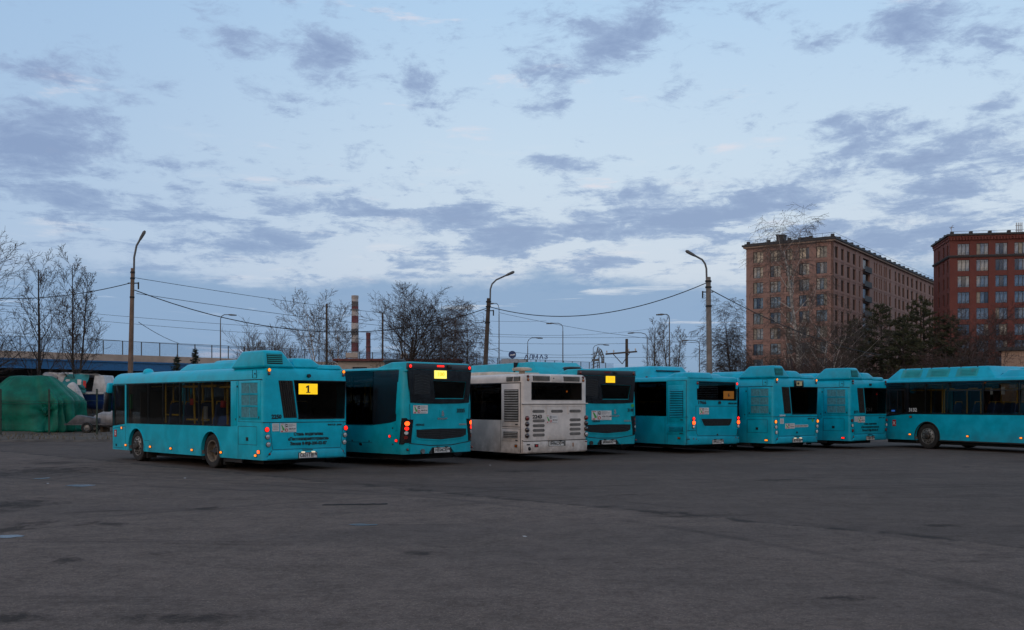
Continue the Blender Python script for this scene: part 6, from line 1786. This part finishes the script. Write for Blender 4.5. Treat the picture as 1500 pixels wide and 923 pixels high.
    q = rearpod_fr(B, (.22, 2.32, 2.0, 9.0), (.50, 2.05, 2.25, 8.4), 2.54, 2.99, 'gas_housing', m, B.r, .08)
    MB().box(.62 - 1.25, 1.75 - 1.25, 2.09, 2.14, 2.80, 2.84).build('vent_slot', 'seam_black', q)
    for t in (2.2, 2.9, 3.9, 4.9): MB().cyl((-1.02, t, 2.59), (0, 0, 1), .04, .05, 8).build('roof_bolt', 'lens_red_off', q, 50)
    B.mirrors('black_plastic'); B.front(2.55, 1.0)
    return B

mat('vent_shade', (.045, .042, .04), .8)
mat('tail_grey', (.028, .031, .040), .38)
mat('slot_grey', (.13, .12, .11), .7, var=.3)
mat('rust_stain', (.28, .17, .11), .7, var=.4, vscale=20)
mat('vent_cream', (.50, .42, .33), .55, var=.2)

make_slant_bus('teal bus nearest the camera with yellow board 1 and its side lamps lit', (-6.026, 24.0), .786, 8.67, 'teal_paint', '2250', 'С631ТВ', 'one', True, text_block=True, seats=True, seed=2)
make_dark_tail_bus('teal bus with black glazed tail, lit red tail lamps and bright yellow board 100', (-2.79, 25.9), .809, 'teal_paint_deep', '3335', 'Н554СЕ', True, False, 'small', '100', 5)
make_white_bus('dirty white bus numbered 2243 between the teal buses', (.267, 28.26), .651, '2243', 'В496СК')
make_dark_tail_bus('black-tailed teal bus with unlit lamps and yellow board, right of the white bus', (2.02, 31.56), .55, 'teal_paint_deep', '3140', 'М006КК', False, True, 'big', '100', 6)
make_louvre_bus('teal bus numbered 1966 with louvred engine doors and glowing round tail lamps', (5.772, 32.81), .611, '1966', 'В952СС')
make_slant_bus('short teal bus with a small dim board box above its slanted rear window', (8.903, 33.94), .640, 8.67, 'teal_paint_blue', '20540', 'В770НЕ', 'box', None, wheels=(2.5, 6.87), seed=4)
make_slant_bus('short teal bus with unlit tail lamps and dark slogan text, next to the side-on bus', (12.298, 36.21), .677, 8.67, 'teal_paint_blue', '2171', 'С420ТВ', 'none', False, text_block=True, seed=6)
make_gas_bus('long teal bus seen side-on at the right edge, numbered 3132 on its glass', (17.08 + sin(.489) * 5.44, 33.2 - cos(.489) * 5.44), .489, 'teal_paint_blue', '3132')

# ------------------------------------------------------------------ boats under tarpaulins, fence
def tarp_material(name, col, rough=.5):
    m = mat(name, col, rough, var=.3, vscale=1.5, bump=.7, bscale=4.0, spec=.25)
    return m
tarp_material('tarp_green', (.0, .125, .082), .55); tarp_material('tarp_white', (.52, .50, .49)); tarp_material('tarp_teal', (.035, .23, .24)); tarp_material('tarp_grey', (.30, .29, .29))
mat('hull_blue', (.010, .045, .20), .35, var=.2); mat('hull_white', (.45, .45, .45), .4, var=.2); mat('trailer_steel', (.10, .10, .11), .6, .4, var=.4); mat('fence_green', (.010, .032, .022), .6); mat('wood_crate', (.20, .13, .08), .9, var=.3)

def draped(name, m, parent, prof, a0, seed, folds=.10, nA=110, nZ=30, knot=None):
    """cloth pulled over a bulk: prof = (z, half length, half depth) from the ground up"""
    rnd = random.Random(seed); ph = [rnd.uniform(0, 6.28) for _ in range(12)]
    fr = [rnd.choice((5, 7, 9, 11, 14, 17, 21, 26, 31)) for _ in range(12)]
    V = []; Fc = []
    zt = prof[-1][0]
    for i in range(nZ + 1):
        f = i / nZ; q = f * (len(prof) - 1); k = min(int(q), len(prof) - 2); w = q - k
        z, hx, hy = (prof[k][j] * (1 - w) + prof[k + 1][j] * w for j in range(3))
        for j in range(nA):
            a = 2 * pi * j / nA
            c, s = cos(a), sin(a)
            e = .62
            x = hx * math.copysign(abs(c) ** e, c); y = hy * math.copysign(abs(s) ** e, s)
            low = max(0.0, 1 - z / (zt * .82))
            fo = sum(sin(fr[n] * a + ph[n] + z * (1.1 if n % 2 else -.9)) / (1 + .12 * fr[n]) for n in range(8)) * folds * (.25 + low)
            fo += folds * .55 * (.2 + low) * sum(abs(sin(m_ * a + ph[m_ % 12] + z * .5)) - .6 for m_ in (6, 10, 13))
            fo += folds * .5 * noise.noise(Vector((x * 1.3, y * 1.3, z * 1.7 + seed)))
            kx = 1 + fo / max(.6, hypot(x, y)) 
            zz = z + .06 * noise.noise(Vector((x * .9, y * .9, seed))) * (z > .2)
            X, Y = x * kx, y * kx
            if knot and y < 0:
                dx, dz = X - knot[0], zz - knot[1]; rr_ = hypot(dx, dz)
                if rr_ < knot[2]:
                    t = 1 - rr_ / knot[2]
                    Y += .42 * t ** 1.5 * (1 if rr_ > .16 else -.2) + .11 * sin(9 * atan2(dz, dx)) * t * min(1, rr_ * 3)
                    X -= dx * .18 * t
            V.append((X, Y, max(.0, zz)))
    for i in range(nZ):
        for j in range(nA):
            j2 = (j + 1) % nA
            Fc.append((i * nA + j, i * nA + j2, (i + 1) * nA + j2, (i + 1) * nA + j))
    Fc.append(tuple(nZ * nA + j for j in range(nA)))
    return raw(name, V, Fc, m, parent, 50)

def boats():
    # the green tarpaulin
    cx = at(32, 600, 54).x
    o = thing('covered_boat', 'bulky boat wrapped in a green tarpaulin at the left edge', 'covered boat', (cx, 55.2, .1), radians(4))
    kn = (1.25, 1.12, 1.05)
    draped('tarpaulin', 'tarp_green', o, [(.0, 2.50, 1.70), (.08, 2.62, 1.78), (.6, 2.56, 1.70), (1.2, 2.58, 1.66), (1.65, 2.60, 1.62), (1.9, 2.42, 1.5), (2.3, 1.98, 1.25), (2.7, 1.52, .95), (2.98, 1.22, .72), (3.06, 1.08, .6), (3.09, .6, .3)], 0, 5, .19, 160, 44, kn)
    MB().tube([(1.25 + .16 * cos(k), -1.42 + .03 * sin(2 * k), 1.12 + .20 * sin(k)) for k in [2 * pi * i / 14 for i in range(15)]], .035, 6).build('knot', 'tarp_green', o, 60)
    MB().tube([(-2.7, -1.74, 1.58), (-1, -1.86, 1.55), (.6, -1.86, 1.54), (2.2, -1.78, 1.56), (2.68, -1.2, 1.58)], .012, 4).build('lashing_rope', 'fence_green', o)
    # motor boat on its trailer under white and teal covers
    b = at(118, 600, 60)
    o = thing('covered_boat', 'motor boat on a trailer under white and teal covers behind the green one', 'covered boat', (b.x, 60.5, .1), radians(-8))
    V = []; Fc = []; n = 12
    secs = [(-2.1, .75, 1.5), (-1.0, .95, 1.35), (0.6, 1.0, 1.2), (1.8, .8, 1.15), (2.3, .25, 1.35)]
    for (x, hw, zk) in secs:
        for k in range(n):
            t = k / (n - 1); y = (2 * t - 1) * hw; z = zk + (1.05) * (abs(2 * t - 1) ** 1.8)
            V.append((x, y, z))
    for i in range(len(secs) - 1):
        for k in range(n - 1): Fc.append((i * n + k, (i + 1) * n + k, (i + 1) * n + k + 1, i * n + k + 1))
    Fc.append(tuple(range(n))); 
    raw('hull', V, Fc, 'hull_blue', o, 60)
    MB().box(-2.1, 2.0, -1.03, -.97, 2.12, 2.26).build('rubbing_strake', 'hull_white', o)
    MB().frus((.9, 1.9, -.7, .7), (1.0, 1.6, -.55, .55), 2.2, 3.25).build('wheelhouse', 'hull_white', o, bevel=.05)
    def sheet(name, m, pts, seed, nx=16, ny=12):
        P = [Vector(p) for p in pts]; VV = []; FF = []
        for i in range(nx + 1):
            for j in range(ny + 1):
                u, v = i / nx, j / ny
                p = P[0].lerp(P[1], u).lerp(P[3].lerp(P[2], u), v)
                w = noise.noise(Vector((u * 4 + seed, v * 4, seed))) * .16 + .07 * sin(v * 9 + u * 5 + seed)
                VV.append((p.x + w * .2, p.y - .10 + w, p.z + w * .3))
        for i in range(nx):
            for j in range(ny):
                a = i * (ny + 1) + j; FF.append((a, a + ny + 1, a + ny + 2, a + 1))
        ob = raw(name, VV, FF, m, o, 50)
        so = ob.modifiers.new('thick', 'SOLIDIFY'); so.thickness = .02
        return ob
    sheet('white_cover', 'tarp_white', [(-2.4, -1.0, 2.2), (-.1, -1.25, 1.5), (-.35, -.6, 3.4), (-1.9, -.5, 3.45)], 1)
    sheet('teal_cover', 'tarp_teal', [(-.75, -1.14, 2.5), (.75, -1.17, 2.15), (.75, -.62, 3.28), (-.75, -.62, 3.36)], 2)
    sheet('roof_cover', 'tarp_white', [(-2.0, -.55, 3.38), (1.3, -.6, 3.30), (1.3, .9, 3.1), (-2.0, .9, 3.2)], 3)
    sheet('patterned_cover', 'tarp_grey', [(-2.3, -.9, 2.9), (-1.2, -.9, 2.9), (-1.2, -.55, 3.42), (-2.2, -.5, 3.44)], 4)
    draped('white_bundle', 'tarp_white', o, [(.0, .1, .1), (.12, .40, .36), (.6, .55, .42), (1.1, .42, .32), (1.5, .22, .18), (1.62, .05, .05)], 0, 8, .09, 50, 16).location = (.15, -1.42, 1.2)
    MB().prism([(.25, 3.0), (.5, 2.98), (.48, 2.62), (.24, 2.66)], lambda p, d: (p[0], d, p[1]), -1.12, -1.09).build('cover_print', 'sticker_white', o)
    MB().prism([(.62, 2.92), (.80, 2.9), (.80, 2.5), (.62, 2.52)], lambda p, d: (p[0], d, p[1]), -1.14, -1.11).build('cover_print', 'print_red', o)
    tr = MB().box(-2.4, 2.3, -.75, -.65, .72, .86).box(-2.4, 2.3, .65, .75, .72, .86)
    for x in (-2.2, -.6, .9, 2.2): tr.box(x - .05, x + .05, -.75, .75, .86, .95)
    for x in (-1.7, .2, 1.6): tr.tube([(x, -.7, .8), (x * .95, -.4, 1.5)], .04, 5).tube([(x, .7, .8), (x * .95, .4, 1.5)], .04, 5)
    tr.build('trailer_frame', 'trailer_steel', o)
    for x in (-.35, .45):
        for y in (-.95, .95):
            w = MB().lathe([(.18, -.1), (.3, -.11), (.34, -.06), (.34, .06), (.3, .11), (.18, .1)], 18, lambda p, q, ax: (x + p, y + ax, .34 + q)).build('trailer_wheel', 'rubber', o, 40)
            MB().lathe([(.19, -.09), (.16, -.04), (.05, -.05), (.01, -.06)], 14, lambda p, q, ax: (x + p, y + (ax if y < 0 else -ax), .34 + q)).build('rim', 'steel_grey', w, 40)
    MB().lathe([(.10, -.02), (.10, .02), (.001, .025)], 8, lambda p, q, ax: (2.32, -.6 + p, .80 + q)).build('tail_lamp', 'lens_red_off', o)
    # low boat under a pale sheet beside it
    c = at(164, 610, 54)
    o = thing('covered_dinghy', 'low dinghy under a pale plastic sheet beside the first bus front', 'covered boat', (c.x + .3, 54.5, .1), radians(-5))
    draped('plastic_sheet', 'tarp_grey', o, [(.25, .9, .4), (.35, 1.35, .62), (.7, 1.55, .7), (.95, 1.3, .6), (1.12, .9, .35), (1.16, .3, .1)], 0, 12, .10, 70, 16)
    MB().box(-1.0, -.85, -.4, .4, 0, .5).box(.85, 1.0, -.4, .4, 0, .5).build('support', 'wood_crate', o)
    # unseen boats added beyond the left edge for the bus windows to mirror
    for k, (x, y, rz, m2, sc, lab) in enumerate(((-36.5, 56.0, .15, 'tarp_white', 1.0, 'added boat under a white tarpaulin, out of view left of the green one'), (-44.5, 54.5, -.1, 'tarp_teal', .9, 'added boat under a teal tarpaulin, out of view beyond the white one'), (-53.0, 55.0, .2, 'tarp_white', 1.15, 'added large boat under a white tarpaulin, out of view to the left'), (-63.0, 56.0, -.15, 'tarp_grey', 1.0, 'added boat under grey plastic, out of view furthest left'))):
        q = thing('covered_boat', lab, 'covered boat', (x, y, .1), rz)
        draped('tarpaulin', m2, q, [(.0, 2.4, 1.2), (.6, 2.9, 1.4), (1.3, 3.1 * sc, 1.45), (1.8, 2.8 * sc, 1.2), (2.3 * sc, 1.9, .7), (2.5 * sc, 1.2, .3)], 0, 30 + k, .14, 80, 18)
    # stacked pallet frames under the boats
    c = at(124, 622, 52)
    o = thing('empty_trailer', 'low rusty boat trailer standing by the fence', 'trailer', (c.x, 53.0, .1), radians(6))
    MB().box(-1.3, 1.3, -.5, -.43, .42, .50).box(-1.3, 1.3, .43, .5, .42, .50).box(-1.3, -1.22, -.43, .43, .42, .5).box(1.22, 1.3, -.43, .43, .42, .5).box(-.05, .05, -.43, .43, .42, .5).build('frame', 'trailer_steel', o)
    MB().tube([(1.3, 0, .46), (2.3, 0, .42)], .05, 6).tube([(2.1, 0, 0), (2.1, 0, .44)], .04, 6).build('drawbar', 'trailer_steel', o)
    for y in (-.62, .62):
        w = MB().lathe([(.16, -.08), (.26, -.09), (.29, -.05), (.29, .05), (.26, .09), (.16, .08)], 16, lambda p, q, ax: (p - .1, y + ax, .29 + q)).build('wheel', 'rubber', o, 40)
        MB().lathe([(.17, -.07), (.14, -.03), (.01, -.05)], 12, lambda p, q, ax: (p - .1, y + (ax if y < 0 else -ax), .29 + q)).build('rim', 'steel_grey', w, 40)
    MB().prism([(-1.2, .5), (.3, .5), (.3, .78), (-.7, .95)], lambda p, d: (p[0], d, p[1]), -.38, .38).build('board_load', 'trailer_steel', o, bevel=.03)
boats()

def fence():
    o = thing('wire_fence', 'dark green wire fence with thin posts in front of the covered boats', 'fence', (0, 0, 0))
    d = 49.8
    X = [at(px, 600, d).x for px in (-70, 1, 72, 142, 212)]
    z1 = 2.35
    for x in X: MB().box(x - .035, x + .035, d - .03, d + .03, 0.02, z1).frus((x - .05, x + .05, d - .05, d + .05), (x - .02, x + .02, d - .02, d + .02), z1, z1 + .05).build('post', 'fence_green', o)
    MB().tube([(X[0], d - .05, 1.80), (X[2], d - .05, 1.78), (X[-1], d - .05, 1.80)], .013, 5).build('rail', 'fence_green', o)
    for k, (a, b) in enumerate(zip(X[:-1], X[1:])):
        m = MB()
        n = int((b - a) / .20)
        for i in range(1, n): m.tube([(a + (b - a) * i / n, d, .1), (a + (b - a) * i / n, d, z1 - .1)], .0022, 3, cap=False)
        for z in (.12, .6, 1.1, 1.6, 2.1, z1 - .1): m.tube([(a, d, z), (b, d, z)], .003, 3, cap=False)
        raw('mesh_panel', m.V, m.F, 'fence_green', o)
fence()
